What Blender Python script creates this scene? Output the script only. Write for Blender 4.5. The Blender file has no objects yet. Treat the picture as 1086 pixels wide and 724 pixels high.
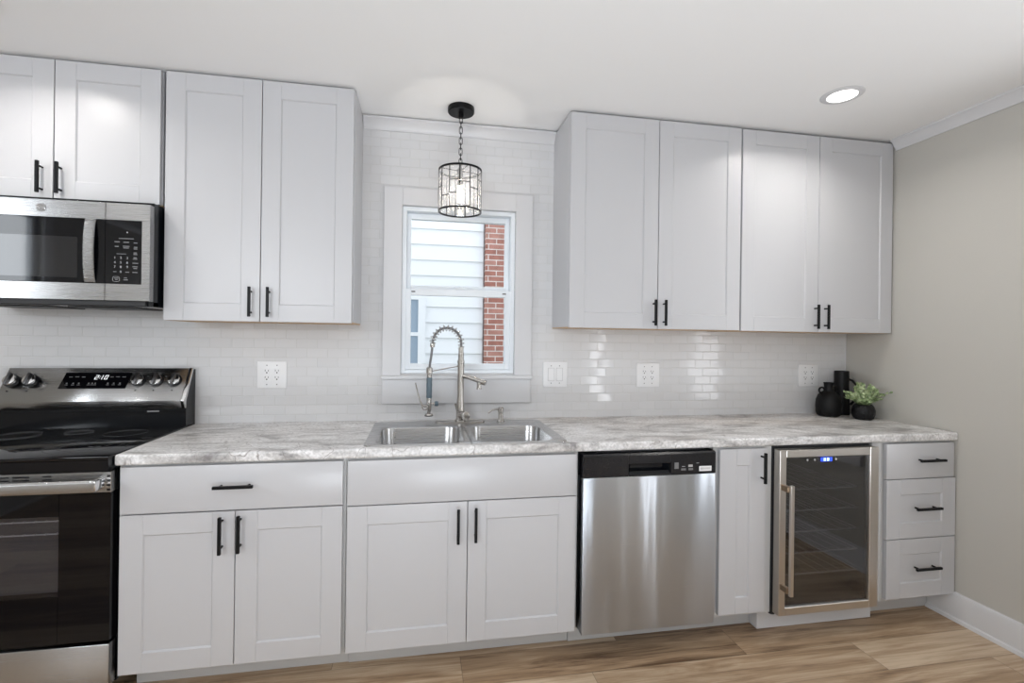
import bpy, bmesh, math, random
from mathutils import Vector, Matrix
random.seed(7)
PI = math.pi
scene = bpy.context.scene
COL = scene.collection

# ------------------------------------------------------------------ camera
cam_data = bpy.data.cameras.new('camera')
cam = bpy.data.objects.new('camera', cam_data)
COL.objects.link(cam)
YAW, ROLL = 0.1771, 0.0130
fwd = Vector((math.sin(YAW), math.cos(YAW), 0))
rgt = Vector((math.cos(YAW), -math.sin(YAW), 0))
up = Vector((0, 0, 1))
r2 = rgt * math.cos(ROLL) + up * math.sin(ROLL)
u2 = up * math.cos(ROLL) - rgt * math.sin(ROLL)
M = Matrix((r2, u2, -fwd)).transposed().to_4x4()
M.translation = (0.2566, -2.5753, 1.351)
cam.matrix_world = M
cam_data.sensor_fit = 'HORIZONTAL'
cam_data.sensor_width = 36
cam_data.lens = 510.84 / 1086 * 36
cam_data.shift_x = (543 - 535.64) / 1086
cam_data.shift_y = -(362 - 357.69) / 1086
cam_data.clip_start = 0.02
scene.camera = cam

# ------------------------------------------------------------------ render look
vs = scene.view_settings
vs.view_transform = 'Standard'
vs.look = 'None'
vs.gamma = 1
vs.exposure = -0.63
vs.use_curve_mapping = False
scene.cycles.use_denoising = True
scene.cycles.max_bounces = 10
scene.cycles.diffuse_bounces = 6
scene.cycles.glossy_bounces = 5
scene.cycles.transparent_max_bounces = 16
scene.cycles.caustics_reflective = False
scene.cycles.caustics_refractive = False
scene.cycles.sample_clamp_indirect = 4.0

# ------------------------------------------------------------------ world
world = bpy.data.worlds.new('overcast_sky')
scene.world = world
world.use_nodes = True
wn = world.node_tree.nodes
wl = world.node_tree.links
bg = wn['Background']
tc = wn.new('ShaderNodeTexCoord')
nz = wn.new('ShaderNodeTexNoise'); nz.inputs['Scale'].default_value = 2.2; nz.inputs['Detail'].default_value = 4
rp = wn.new('ShaderNodeValToRGB')
rp.color_ramp.elements[0].position = 0.35; rp.color_ramp.elements[0].color = (0.72, 0.78, 0.86, 1)
rp.color_ramp.elements[1].position = 0.65; rp.color_ramp.elements[1].color = (0.95, 0.97, 1.0, 1)
mp = wn.new('ShaderNodeMapping'); mp.inputs['Scale'].default_value = (1, 1, 3)
wl.new(tc.outputs['Generated'], mp.inputs[0]); wl.new(mp.outputs[0], nz.inputs['Vector'])
wl.new(nz.outputs['Fac'], rp.inputs[0]); wl.new(rp.outputs[0], bg.inputs[0])
bg.inputs[1].default_value = 3.2

# ------------------------------------------------------------------ large lights (daylight at the windows, plus an added ceiling fill)
def area(name, loc, direction, sx, sy, power, color):
    d = bpy.data.lights.new(name, 'AREA')
    d.shape = 'RECTANGLE'; d.size = sx; d.size_y = sy; d.energy = power; d.color = color
    o = bpy.data.objects.new(name, d); COL.objects.link(o)
    o.location = loc
    o.rotation_euler = Vector(direction).to_track_quat('-Z', 'Y').to_euler()
    return o
K_DAY = 1.0
area('added_rear_daylight', (-1.62, -5.42, 1.92), (0.42, 1, -0.12), 1.8, 0.62, 105 * K_DAY, (0.90, 0.95, 1.0))  # added source at the rear, lights the cabinet fronts
area('daylight_left_window', (-2.92, -2.28, 1.95), (1, 0.2, -0.02), 0.84, 0.66, 36 * K_DAY, (0.88, 0.94, 1.0))
area('daylight_right_window_near', (3.03, -1.62, 1.40), (-1, 0, 0.1), 0.62, 1.3, 12 * K_DAY, (0.97, 0.98, 1.0))
area('daylight_glass_door', (3.03, -4.30, 1.08), (-1, 0.1, 0.1), 0.72, 1.85, 40 * K_DAY, (0.95, 0.97, 1.0))
area('added_ceiling_fill', (0.42, -2.85, 0.35), (0.03, 0.22, 1), 0.9, 0.9, 62, (0.84, 0.92, 1.0))  # added fill standing in for a bounced flash, brightens the ceiling

# ================================================================== materials
def new_mat(name):
    m = bpy.data.materials.new(name); m.use_nodes = True
    return m, m.node_tree.nodes, m.node_tree.links, m.node_tree.nodes['Principled BSDF']
def mat(name, col, rough=0.5, metal=0.0, spec=0.5, aniso=0.0, bump=0.0, bscale=200, emit=None, estr=0, coat=0.0, var=0.0):
    m, n, l, b = new_mat(name)
    b.inputs['Base Color'].default_value = (*col, 1)
    b.inputs['Roughness'].default_value = rough
    b.inputs['Metallic'].default_value = metal
    b.inputs['Specular IOR Level'].default_value = spec
    b.inputs['Anisotropic'].default_value = aniso
    b.inputs['Coat Weight'].default_value = coat
    if emit:
        b.inputs['Emission Color'].default_value = (*emit, 1); b.inputs['Emission Strength'].default_value = estr
    t = n.new('ShaderNodeTexCoord')
    x = n.new('ShaderNodeTexNoise'); x.inputs['Scale'].default_value = bscale; x.inputs['Detail'].default_value = 2
    l.new(t.outputs['Object'], x.inputs['Vector'])
    if bump:
        bp = n.new('ShaderNodeBump'); bp.inputs['Strength'].default_value = bump; bp.inputs['Distance'].default_value = 0.002
        l.new(x.outputs['Fac'], bp.inputs['Height']); l.new(bp.outputs[0], b.inputs['Normal'])
    mr = n.new('ShaderNodeMapRange')
    mr.inputs['To Min'].default_value = max(0.01, rough * (1 - 0.08)); mr.inputs['To Max'].default_value = min(1, rough * 1.08)
    l.new(x.outputs['Fac'], mr.inputs['Value']); l.new(mr.outputs[0], b.inputs['Roughness'])
    if var:
        mx = n.new('ShaderNodeMix'); mx.data_type = 'RGBA'
        mx.inputs[6].default_value = (*[c * (1 - var) for c in col], 1); mx.inputs[7].default_value = (*[min(1, c * (1 + var)) for c in col], 1)
        y = n.new('ShaderNodeTexNoise'); y.inputs['Scale'].default_value = 3
        l.new(t.outputs['Object'], y.inputs['Vector']); l.new(y.outputs['Fac'], mx.inputs[0]); l.new(mx.outputs[2], b.inputs['Base Color'])
    return m
def brushed(name, col, rough, axis='x', streak=0.35, wav=0.0, sd=0.0004, aniso=0.8):
    """brushed metal: fine noise stretched along one axis, broad waviness across"""
    m, n, l, b = new_mat(name)
    b.inputs['Metallic'].default_value = 1
    b.inputs['Base Color'].default_value = (*col, 1)
    t = n.new('ShaderNodeTexCoord'); mp = n.new('ShaderNodeMapping')
    s = {'x': (3, 600, 600), 'z': (600, 600, 3)}[axis]
    mp.inputs['Scale'].default_value = s
    x = n.new('ShaderNodeTexNoise'); x.inputs['Scale'].default_value = 1; x.inputs['Detail'].default_value = 3
    l.new(t.outputs['Object'], mp.inputs[0]); l.new(mp.outputs[0], x.inputs['Vector'])
    mr = n.new('ShaderNodeMapRange'); mr.inputs['To Min'].default_value = rough * 0.8; mr.inputs['To Max'].default_value = rough * 1.25
    l.new(x.outputs['Fac'], mr.inputs['Value']); l.new(mr.outputs[0], b.inputs['Roughness'])
    bp = n.new('ShaderNodeBump'); bp.inputs['Strength'].default_value = streak; bp.inputs['Distance'].default_value = sd
    l.new(x.outputs['Fac'], bp.inputs['Height'])
    if wav:
        mp2 = n.new('ShaderNodeMapping'); mp2.inputs['Scale'].default_value = (7, 7, 0.9)
        y = n.new('ShaderNodeTexNoise'); y.inputs['Scale'].default_value = 1; y.inputs['Detail'].default_value = 1.5
        l.new(t.outputs['Object'], mp2.inputs[0]); l.new(mp2.outputs[0], y.inputs['Vector'])
        b2 = n.new('ShaderNodeBump'); b2.inputs['Strength'].default_value = 1; b2.inputs['Distance'].default_value = wav
        l.new(y.outputs['Fac'], b2.inputs['Height']); l.new(b2.outputs[0], bp.inputs['Normal'])
    l.new(bp.outputs[0], b.inputs['Normal'])
    tg = n.new('ShaderNodeTangent'); tg.direction_type = 'RADIAL'; tg.axis = 'Z'
    b.inputs['Anisotropic'].default_value = aniso
    l.new(tg.outputs[0], b.inputs['Tangent'])
    if axis == 'x': b.inputs['Anisotropic Rotation'].default_value = 0.25
    return m
def glass_mat(name, tint=(1, 1, 1), refl=0.1, rough=0.0, k=1.0):
    """thin pane: see-through with a fresnel reflection"""
    m, n, l, b = new_mat(name)
    n.remove(b)
    out = n['Material Output']
    tr = n.new('ShaderNodeBsdfTransparent'); tr.inputs[0].default_value = (*tint, 1)
    gl = n.new('ShaderNodeBsdfGlossy'); gl.inputs['Roughness'].default_value = rough
    fr = n.new('ShaderNodeFresnel'); ge = n.new('ShaderNodeNewGeometry')
    io = n.new('ShaderNodeMapRange'); io.inputs['To Min'].default_value = 1.5; io.inputs['To Max'].default_value = 1 / 1.5
    l.new(ge.outputs['Backfacing'], io.inputs['Value']); l.new(io.outputs[0], fr.inputs[0])
    ad = n.new('ShaderNodeMath'); ad.operation = 'MULTIPLY_ADD'; ad.inputs[1].default_value = k; ad.inputs[2].default_value = refl; ad.use_clamp = True
    mx = n.new('ShaderNodeMixShader')
    l.new(fr.outputs[0], ad.inputs[0]); l.new(ad.outputs[0], mx.inputs[0])
    l.new(tr.outputs[0], mx.inputs[1]); l.new(gl.outputs[0], mx.inputs[2]); l.new(mx.outputs[0], out.inputs[0])
    return m
def crystal_mat():
    m, n, l, b = new_mat('cut_crystal')
    n.remove(b); out = n['Material Output']
    tr = n.new('ShaderNodeBsdfTransparent'); tl = n.new('ShaderNodeBsdfTranslucent'); tl.inputs[0].default_value = (0.95, 0.95, 0.97, 1)
    df = n.new('ShaderNodeBsdfDiffuse'); df.inputs[0].default_value = (0.9, 0.9, 0.92, 1)
    gl = n.new('ShaderNodeBsdfGlossy'); gl.inputs['Roughness'].default_value = 0.12
    def mix(a, c, f):
        x = n.new('ShaderNodeMixShader'); x.inputs[0].default_value = f; l.new(a.outputs[0], x.inputs[1]); l.new(c.outputs[0], x.inputs[2]); return x
    f = mix(mix(mix(tl, df, 0.5), gl, 0.5), tr, 0.78)
    l.new(f.outputs[0], out.inputs[0])
    return m
def math_node(n, op, a=None, b=None, c=None):
    x = n.new('ShaderNodeMath'); x.operation = op
    for i, v in enumerate((a, b, c)):
        if v is None: continue
        if isinstance(v, (int, float)): x.inputs[i].default_value = v
        else: x.id_data.links.new(v, x.inputs[i])
    return x.outputs[0]
def tile_mat():
    """2x4 glossy white subway tile in running bond, each tile set at a hair's angle of its own"""
    m, n, l, b = new_mat('white_subway_tile')
    t = n.new('ShaderNodeTexCoord'); s = n.new('ShaderNodeSeparateXYZ'); l.new(t.outputs['Object'], s.inputs[0])
    TH, TW, G = 0.0475, 0.0995, 0.0016
    v = math_node(n, 'DIVIDE', math_node(n, 'ADD', s.outputs[2], 0.0), TH)
    row = math_node(n, 'FLOOR', v)
    off = math_node(n, 'MULTIPLY', math_node(n, 'MODULO', row, 2.0), 0.5)
    u = math_node(n, 'ADD', math_node(n, 'DIVIDE', math_node(n, 'ADD', s.outputs[0], 20.0), TW), off)
    col = math_node(n, 'FLOOR', u)
    fu = math_node(n, 'FRACT', u); fv = math_node(n, 'FRACT', v)
    du = math_node(n, 'MULTIPLY', math_node(n, 'SUBTRACT', 0.5, math_node(n, 'ABSOLUTE', math_node(n, 'SUBTRACT', fu, 0.5))), TW)
    dv = math_node(n, 'MULTIPLY', math_node(n, 'SUBTRACT', 0.5, math_node(n, 'ABSOLUTE', math_node(n, 'SUBTRACT', fv, 0.5))), TH)
    d = math_node(n, 'MINIMUM', du, dv)
    mr = n.new('ShaderNodeMapRange'); mr.interpolation_type = 'SMOOTHSTEP'
    mr.inputs['From Min'].default_value = G * 0.35; mr.inputs['From Max'].default_value = G * 1.7
    l.new(d, mr.inputs['Value'])
    cx = n.new('ShaderNodeCombineXYZ'); l.new(col, cx.inputs[0]); l.new(row, cx.inputs[1])
    wn_ = n.new('ShaderNodeTexWhiteNoise'); wn_.noise_dimensions = '3D'; l.new(cx.outputs[0], wn_.inputs['Vector'])
    mx = n.new('ShaderNodeMix'); mx.data_type = 'RGBA'
    mx.inputs[6].default_value = (0.585, 0.585, 0.585, 1); mx.inputs[7].default_value = (0.655, 0.655, 0.665, 1)
    l.new(mr.outputs[0], mx.inputs[0])
    br = n.new('ShaderNodeHueSaturation'); l.new(mx.outputs[2], br.inputs['Color'])
    vv = n.new('ShaderNodeMapRange'); vv.inputs['To Min'].default_value = 0.985; vv.inputs['To Max'].default_value = 1.02
    l.new(wn_.outputs['Value'], vv.inputs['Value']); l.new(vv.outputs[0], br.inputs['Value']); l.new(br.outputs[0], b.inputs['Base Color'])
    rr = n.new('ShaderNodeMapRange'); rr.inputs['To Min'].default_value = 0.6; rr.inputs['To Max'].default_value = 0.07
    l.new(mr.outputs[0], rr.inputs['Value']); l.new(rr.outputs[0], b.inputs['Roughness'])
    g = n.new('ShaderNodeNewGeometry')
    sub = n.new('ShaderNodeVectorMath'); sub.operation = 'SUBTRACT'; sub.inputs[1].default_value = (0.5, 0.5, 0.5)
    l.new(wn_.outputs['Color'], sub.inputs[0])
    sc = n.new('ShaderNodeVectorMath'); sc.operation = 'MULTIPLY_ADD'; sc.inputs[1].default_value = (0.022, 0, 0.03)
    l.new(sub.outputs[0], sc.inputs[0]); l.new(g.outputs['Normal'], sc.inputs[2])
    no = n.new('ShaderNodeVectorMath'); no.operation = 'NORMALIZE'; l.new(sc.outputs[0], no.inputs[0])
    bp = n.new('ShaderNodeBump'); bp.inputs['Strength'].default_value = 0.55; bp.inputs['Distance'].default_value = 0.0012
    l.new(mr.outputs[0], bp.inputs['Height']); l.new(no.outputs[0], bp.inputs['Normal']); l.new(bp.outputs[0], b.inputs['Normal'])
    return m
def floor_mat():
    m, n, l, b = new_mat('oak_plank_floor')
    t = n.new('ShaderNodeTexCoord'); s = n.new('ShaderNodeSeparateXYZ'); l.new(t.outputs['Object'], s.inputs[0])
    PW, PL = 0.18, 1.22
    v = math_node(n, 'DIVIDE', math_node(n, 'ADD', s.outputs[1], 0.54), PW)      # 0 at y=-.54, -1 at -.72
    row = math_node(n, 'FLOOR', v); fv = math_node(n, 'FRACT', v)
    sh = math_node(n, 'MULTIPLY', row, 0.52)                                       # seams step along
    u = math_node(n, 'DIVIDE', math_node(n, 'ADD', math_node(n, 'ADD', s.outputs[0], sh), 12.2 - 1.665 + 0.52), PL)
    col = math_node(n, 'FLOOR', u); fu = math_node(n, 'FRACT', u)
    cx = n.new('ShaderNodeCombineXYZ'); l.new(col, cx.inputs[0]); l.new(row, cx.inputs[1])
    wn_ = n.new('ShaderNodeTexWhiteNoise'); l.new(cx.outputs[0], wn_.inputs['Vector'])
    # grain space: shifted per plank
    ofs = n.new('ShaderNodeVectorMath'); ofs.operation = 'MULTIPLY_ADD'; ofs.inputs[1].default_value = (9, 9, 9)
    l.new(wn_.outputs['Color'], ofs.inputs[0]); l.new(t.outputs['Object'], ofs.inputs[2])
    m1 = n.new('ShaderNodeMapping'); m1.inputs['Scale'].default_value = (1.9, 22, 1); l.new(ofs.outputs[0], m1.inputs[0])
    n1 = n.new('ShaderNodeTexNoise'); n1.inputs['Scale'].default_value = 1.0; n1.inputs['Detail'].default_value = 6; n1.inputs['Roughness'].default_value = 0.62; n1.inputs['Distortion'].default_value = 0.7
    l.new(m1.outputs[0], n1.inputs['Vector'])
    m2 = n.new('ShaderNodeMapping'); m2.inputs['Scale'].default_value = (6, 150, 1); l.new(ofs.outputs[0], m2.inputs[0])
    n2 = n.new('ShaderNodeTexNoise'); n2.inputs['Scale'].default_value = 1.0; n2.inputs['Detail'].default_value = 3
    l.new(m2.outputs[0], n2.inputs['Vector'])
    base = n.new('ShaderNodeValToRGB'); e = base.color_ramp.elements
    e[0].position = 0.0; e[0].color = (0.12, 0.068, 0.038, 1)
    e[1].position = 1.0; e[1].color = (0.60, 0.47, 0.335, 1)
    x = e.new(0.5); x.color = (0.385, 0.265, 0.165, 1)
    mixv = math_node(n, 'ADD', math_node(n, 'MULTIPLY', wn_.outputs['Value'], 0.75), math_node(n, 'MULTIPLY', math_node(n, 'SUBTRACT', n1.outputs['Fac'], 0.42), 2.0))
    mixv = math_node(n, 'ADD', mixv, math_node(n, 'MULTIPLY', math_node(n, 'SUBTRACT', n2.outputs['Fac'], 0.5), 0.55))
    l.new(mixv, base.inputs[0])
    du = math_node(n, 'MULTIPLY', math_node(n, 'SUBTRACT', 0.5, math_node(n, 'ABSOLUTE', math_node(n, 'SUBTRACT', fu, 0.5))), PL)
    dv = math_node(n, 'MULTIPLY', math_node(n, 'SUBTRACT', 0.5, math_node(n, 'ABSOLUTE', math_node(n, 'SUBTRACT', fv, 0.5))), PW)
    d = math_node(n, 'MINIMUM', du, dv)
    mr = n.new('ShaderNodeMapRange'); mr.inputs['From Max'].default_value = 0.0022; mr.inputs['To Min'].default_value = 0.45
    l.new(d, mr.inputs['Value'])
    mu = n.new('ShaderNodeVectorMath'); mu.operation = 'SCALE'; l.new(base.outputs[0], mu.inputs[0]); l.new(mr.outputs[0], mu.inputs['Scale'])
    l.new(mu.outputs[0], b.inputs['Base Color'])
    b.inputs['Roughness'].default_value = 0.38; b.inputs['Specular IOR Level'].default_value = 0.4
    bp = n.new('ShaderNodeBump'); bp.inputs['Strength'].default_value = 0.25; bp.inputs['Distance'].default_value = 0.001
    ad = math_node(n, 'ADD', mr.outputs[0], math_node(n, 'MULTIPLY', n2.outputs['Fac'], 0.3)); l.new(ad, bp.inputs['Height']); l.new(bp.outputs[0], b.inputs['Normal'])
    return m
def counter_mat():
    m, n, l, b = new_mat('grey_marble_laminate')
    t = n.new('ShaderNodeTexCoord')
    m0 = n.new('ShaderNodeMapping'); m0.inputs['Rotation'].default_value = (0, 0, 0.25); m0.inputs['Scale'].default_value = (0.5, 1.3, 1.3); l.new(t.outputs['Object'], m0.inputs[0])
    c1 = n.new('ShaderNodeTexNoise'); c1.inputs['Scale'].default_value = 5; c1.inputs['Detail'].default_value = 9; c1.inputs['Roughness'].default_value = 0.65; c1.inputs['Distortion'].default_value = 1.6
    l.new(m0.outputs[0], c1.inputs['Vector'])
    r1 = n.new('ShaderNodeValToRGB'); e = r1.color_ramp.elements
    e[0].position = 0.35; e[0].color = (0.26, 0.25, 0.25, 1)
    e[1].position = 0.62; e[1].color = (0.82, 0.815, 0.82, 1)
    x = e.new(0.47); x.color = (0.60, 0.59, 0.585, 1)
    l.new(c1.outputs['Fac'], r1.inputs[0])
    # warped crack veins
    w = n.new('ShaderNodeTexNoise'); w.inputs['Scale'].default_value = 7; w.inputs['Detail'].default_value = 3; l.new(t.outputs['Object'], w.inputs['Vector'])
    wm = n.new('ShaderNodeVectorMath'); wm.operation = 'MULTIPLY_ADD'; wm.inputs[1].default_value = (0.16, 0.16, 0.16)
    l.new(w.outputs['Color'], wm.inputs[0]); l.new(t.outputs['Object'], wm.inputs[2])
    vo = n.new('ShaderNodeTexVoronoi'); vo.feature = 'DISTANCE_TO_EDGE'; vo.inputs['Scale'].default_value = 11; l.new(wm.outputs[0], vo.inputs['Vector'])
    vr = n.new('ShaderNodeMapRange'); vr.inputs['From Max'].default_value = 0.022; vr.inputs['To Min'].default_value = 0.8; vr.inputs['To Max'].default_value = 0
    l.new(vo.outputs['Distance'], vr.inputs['Value'])
    g = n.new('ShaderNodeTexNoise'); g.inputs['Scale'].default_value = 4; l.new(t.outputs['Object'], g.inputs['Vector'])
    gm = n.new('ShaderNodeMapRange'); gm.inputs['From Min'].default_value = 0.44; gm.inputs['From Max'].default_value = 0.58; l.new(g.outputs['Fac'], gm.inputs['Value'])
    vm = math_node(n, 'MULTIPLY', vr.outputs[0], gm.outputs[0])
    mx = n.new('ShaderNodeMix'); mx.data_type = 'RGBA'; mx.inputs[7].default_value = (0.20, 0.175, 0.165, 1)
    l.new(vm, mx.inputs[0]); l.new(r1.outputs[0], mx.inputs[6])
    # tan clouds
    tn = n.new('ShaderNodeTexNoise'); tn.inputs['Scale'].default_value = 2.3; tn.inputs['Detail'].default_value = 5; l.new(m0.outputs[0], tn.inputs['Vector'])
    tm = n.new('ShaderNodeMapRange'); tm.inputs['From Min'].default_value = 0.5; tm.inputs['From Max'].default_value = 0.75; tm.inputs['To Max'].default_value = 0.55; l.new(tn.outputs['Fac'], tm.inputs['Value'])
    m2 = n.new('ShaderNodeMix'); m2.data_type = 'RGBA'; m2.inputs[7].default_value = (0.60, 0.53, 0.47, 1)
    l.new(tm.outputs[0], m2.inputs[0]); l.new(mx.outputs[2], m2.inputs[6])
    sp = n.new('ShaderNodeTexNoise'); sp.inputs['Scale'].default_value = 90; sp.inputs['Detail'].default_value = 3; l.new(t.outputs['Object'], sp.inputs['Vector'])
    sm = n.new('ShaderNodeMapRange'); sm.inputs['From Min'].default_value = 0.35; sm.inputs['From Max'].default_value = 0.65; sm.inputs['To Min'].default_value = 0.80; sm.inputs['To Max'].default_value = 1.10; l.new(sp.outputs['Fac'], sm.inputs['Value'])
    mu = n.new('ShaderNodeVectorMath'); mu.operation = 'SCALE'; l.new(m2.outputs[2], mu.inputs[0]); l.new(sm.outputs[0], mu.inputs['Scale'])
    l.new(mu.outputs[0], b.inputs['Base Color'])
    b.inputs['Roughness'].default_value = 0.32
    return m
def brick_mat():
    m, n, l, b = new_mat('red_brick')
    t = n.new('ShaderNodeTexCoord'); s = n.new('ShaderNodeSeparateXYZ'); l.new(t.outputs['Object'], s.inputs[0])
    c = n.new('ShaderNodeCombineXYZ'); l.new(math_node(n, 'ADD', s.outputs[0], s.outputs[1]), c.inputs[0]); l.new(s.outputs[2], c.inputs[1])
    k = n.new('ShaderNodeTexBrick'); k.inputs['Scale'].default_value = 1
    k.inputs['Brick Width'].default_value = 0.2; k.inputs['Row Height'].default_value = 0.066; k.inputs['Mortar Size'].default_value = 0.006
    k.inputs['Color1'].default_value = (0.30, 0.115, 0.085, 1); k.inputs['Color2'].default_value = (0.42, 0.21, 0.165, 1); k.inputs['Mortar'].default_value = (0.62, 0.56, 0.52, 1)
    l.new(c.outputs[0], k.inputs['Vector'])
    no = n.new('ShaderNodeTexNoise'); no.inputs['Scale'].default_value = 12; l.new(t.outputs['Object'], no.inputs['Vector'])
    mr = n.new('ShaderNodeMapRange'); mr.inputs['To Min'].default_value = 0.6; mr.inputs['To Max'].default_value = 1.4; l.new(no.outputs['Fac'], mr.inputs['Value'])
    mu = n.new('ShaderNodeVectorMath'); mu.operation = 'SCALE'; l.new(k.outputs[0], mu.inputs[0]); l.new(mr.outputs[0], mu.inputs['Scale'])
    l.new(mu.outputs[0], b.inputs['Base Color']); b.inputs['Roughness'].default_value = 0.9
    return m

M_CAB = mat('white_cabinet_paint', (0.503, 0.504, 0.522), 0.32, bump=0.02, bscale=300)
M_CARC = mat('white_cabinet_box', (0.54, 0.54, 0.54), 0.45)
M_WOOD = mat('unfinished_maple', (0.58, 0.40, 0.24), 0.6, var=0.15)
M_TRIM = mat('white_trim_paint', (0.64, 0.64, 0.655), 0.35)
M_CEIL = mat('ceiling_paint', (0.88, 0.88, 0.88), 0.75, bump=0.05, bscale=120)
M_WALL = mat('beige_wall_paint', (0.49, 0.475, 0.44), 0.6, bump=0.08, bscale=220, var=0.02)
M_TILE = tile_mat()
M_FLOOR = floor_mat()
M_COUNTER = counter_mat()
M_BLACK = mat('matte_black_metal', (0.004, 0.004, 0.005), 0.4, spec=0.18)
M_STEEL = brushed('brushed_stainless', (0.43, 0.43, 0.43), 0.25, 'x')
M_STEEL_MW = brushed('microwave_stainless', (0.36, 0.36, 0.362), 0.27, 'x')
M_STEEL_DW = brushed('brushed_stainless_door', (0.50, 0.53, 0.57), 0.30, 'x', 0.15, wav=0.012, aniso=0.95)
M_STEEL_SINK = brushed('sink_stainless', (0.56, 0.56, 0.565), 0.27, 'x', 0.1)
M_WARM = brushed('warm_stainless', (0.60, 0.572, 0.54), 0.33, 'z')
M_NICKEL = mat('brushed_nickel', (0.47, 0.45, 0.425), 0.24, metal=1)
M_CHROME = mat('polished_metal', (0.75, 0.75, 0.75), 0.12, metal=1)
M_BLACKGLASS = mat('black_glass', (0.003, 0.003, 0.004), 0.035, spec=0.26)
M_COOK = mat('cooktop_glass', (0.003, 0.003, 0.004), 0.05, spec=0.45)
M_BLACKPL = mat('black_plastic', (0.007, 0.007, 0.009), 0.28, spec=0.35)
M_BLACKEN = mat('black_enamel', (0.004, 0.005, 0.007), 0.16, spec=0.3)
M_DARK = mat('dark_interior', (0.035, 0.035, 0.037), 0.5, spec=0.25)
M_GREYMARK = mat('printed_grey_legend', (0.42, 0.42, 0.43), 0.5)
M_DIMMARK = mat('printed_dim_legend', (0.16, 0.16, 0.165), 0.5)
M_RING = mat('burner_ring_print', (0.09, 0.09, 0.095), 0.2)
M_SHELFD = mat('dark_shelf_wire', (0.16, 0.16, 0.165), 0.35)
M_SHELF = mat('shelf_wire', (0.62, 0.62, 0.63), 0.35)
M_GAP = mat('plate_gap', (0.40, 0.40, 0.41), 0.6)
M_GRIP = mat('knob_grip_steel', (0.16, 0.16, 0.165), 0.3, metal=1)
M_RUBBER = mat('slate_rubber_grip', (0.10, 0.14, 0.17), 0.5)
M_PLASTIC = mat('white_outlet_plastic', (0.78, 0.78, 0.79), 0.3)
M_VINYL = mat('white_window_vinyl', (0.80, 0.84, 0.88), 0.35)
M_VASE = mat('matte_black_ceramic', (0.004, 0.004, 0.0045), 0.5, spec=0.25, bump=0.1)
M_PANE = glass_mat('window_glass', (0.97, 0.985, 1.0), 0.0, k=0.45)
M_OVENPANE = glass_mat('oven_window_glass', (0.74, 0.74, 0.76), 0.0)
M_WINEPANE = glass_mat('wine_door_glass', (0.74, 0.74, 0.76), 0.05)
M_CRYSTAL = crystal_mat()
M_BULB = mat('bulb_glow', (1, 0.9, 0.75), 0.3, emit=(1.0, 0.88, 0.68), estr=22)
M_LENS = mat('downlight_lens', (1, 1, 1), 0.4, emit=(1, 0.97, 0.92), estr=9)
M_LED = mat('white_display_digits', (0.9, 0.9, 0.9), 0.4, emit=(0.95, 0.97, 1), estr=0.5)
M_BLUE = mat('blue_display_glow', (0.02, 0.06, 0.6), 0.4, emit=(0.03, 0.10, 1.0), estr=1.6)
M_BLUED = mat('blue_display_digits', (0.5, 0.6, 1), 0.4, emit=(0.65, 0.78, 1.0), estr=2.2)
M_SIDING = mat('white_lap_siding', (0.80, 0.82, 0.83), 0.6)
M_BRICK = brick_mat()
M_GRASS = mat('winter_lawn', (0.16, 0.17, 0.09), 0.95, var=0.3)
M_BARK = mat('bare_bark', (0.06, 0.05, 0.045), 0.9)
M_HOUSEGLASS = mat('far_window_glass', (0.30, 0.38, 0.46), 0.1)

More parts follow.
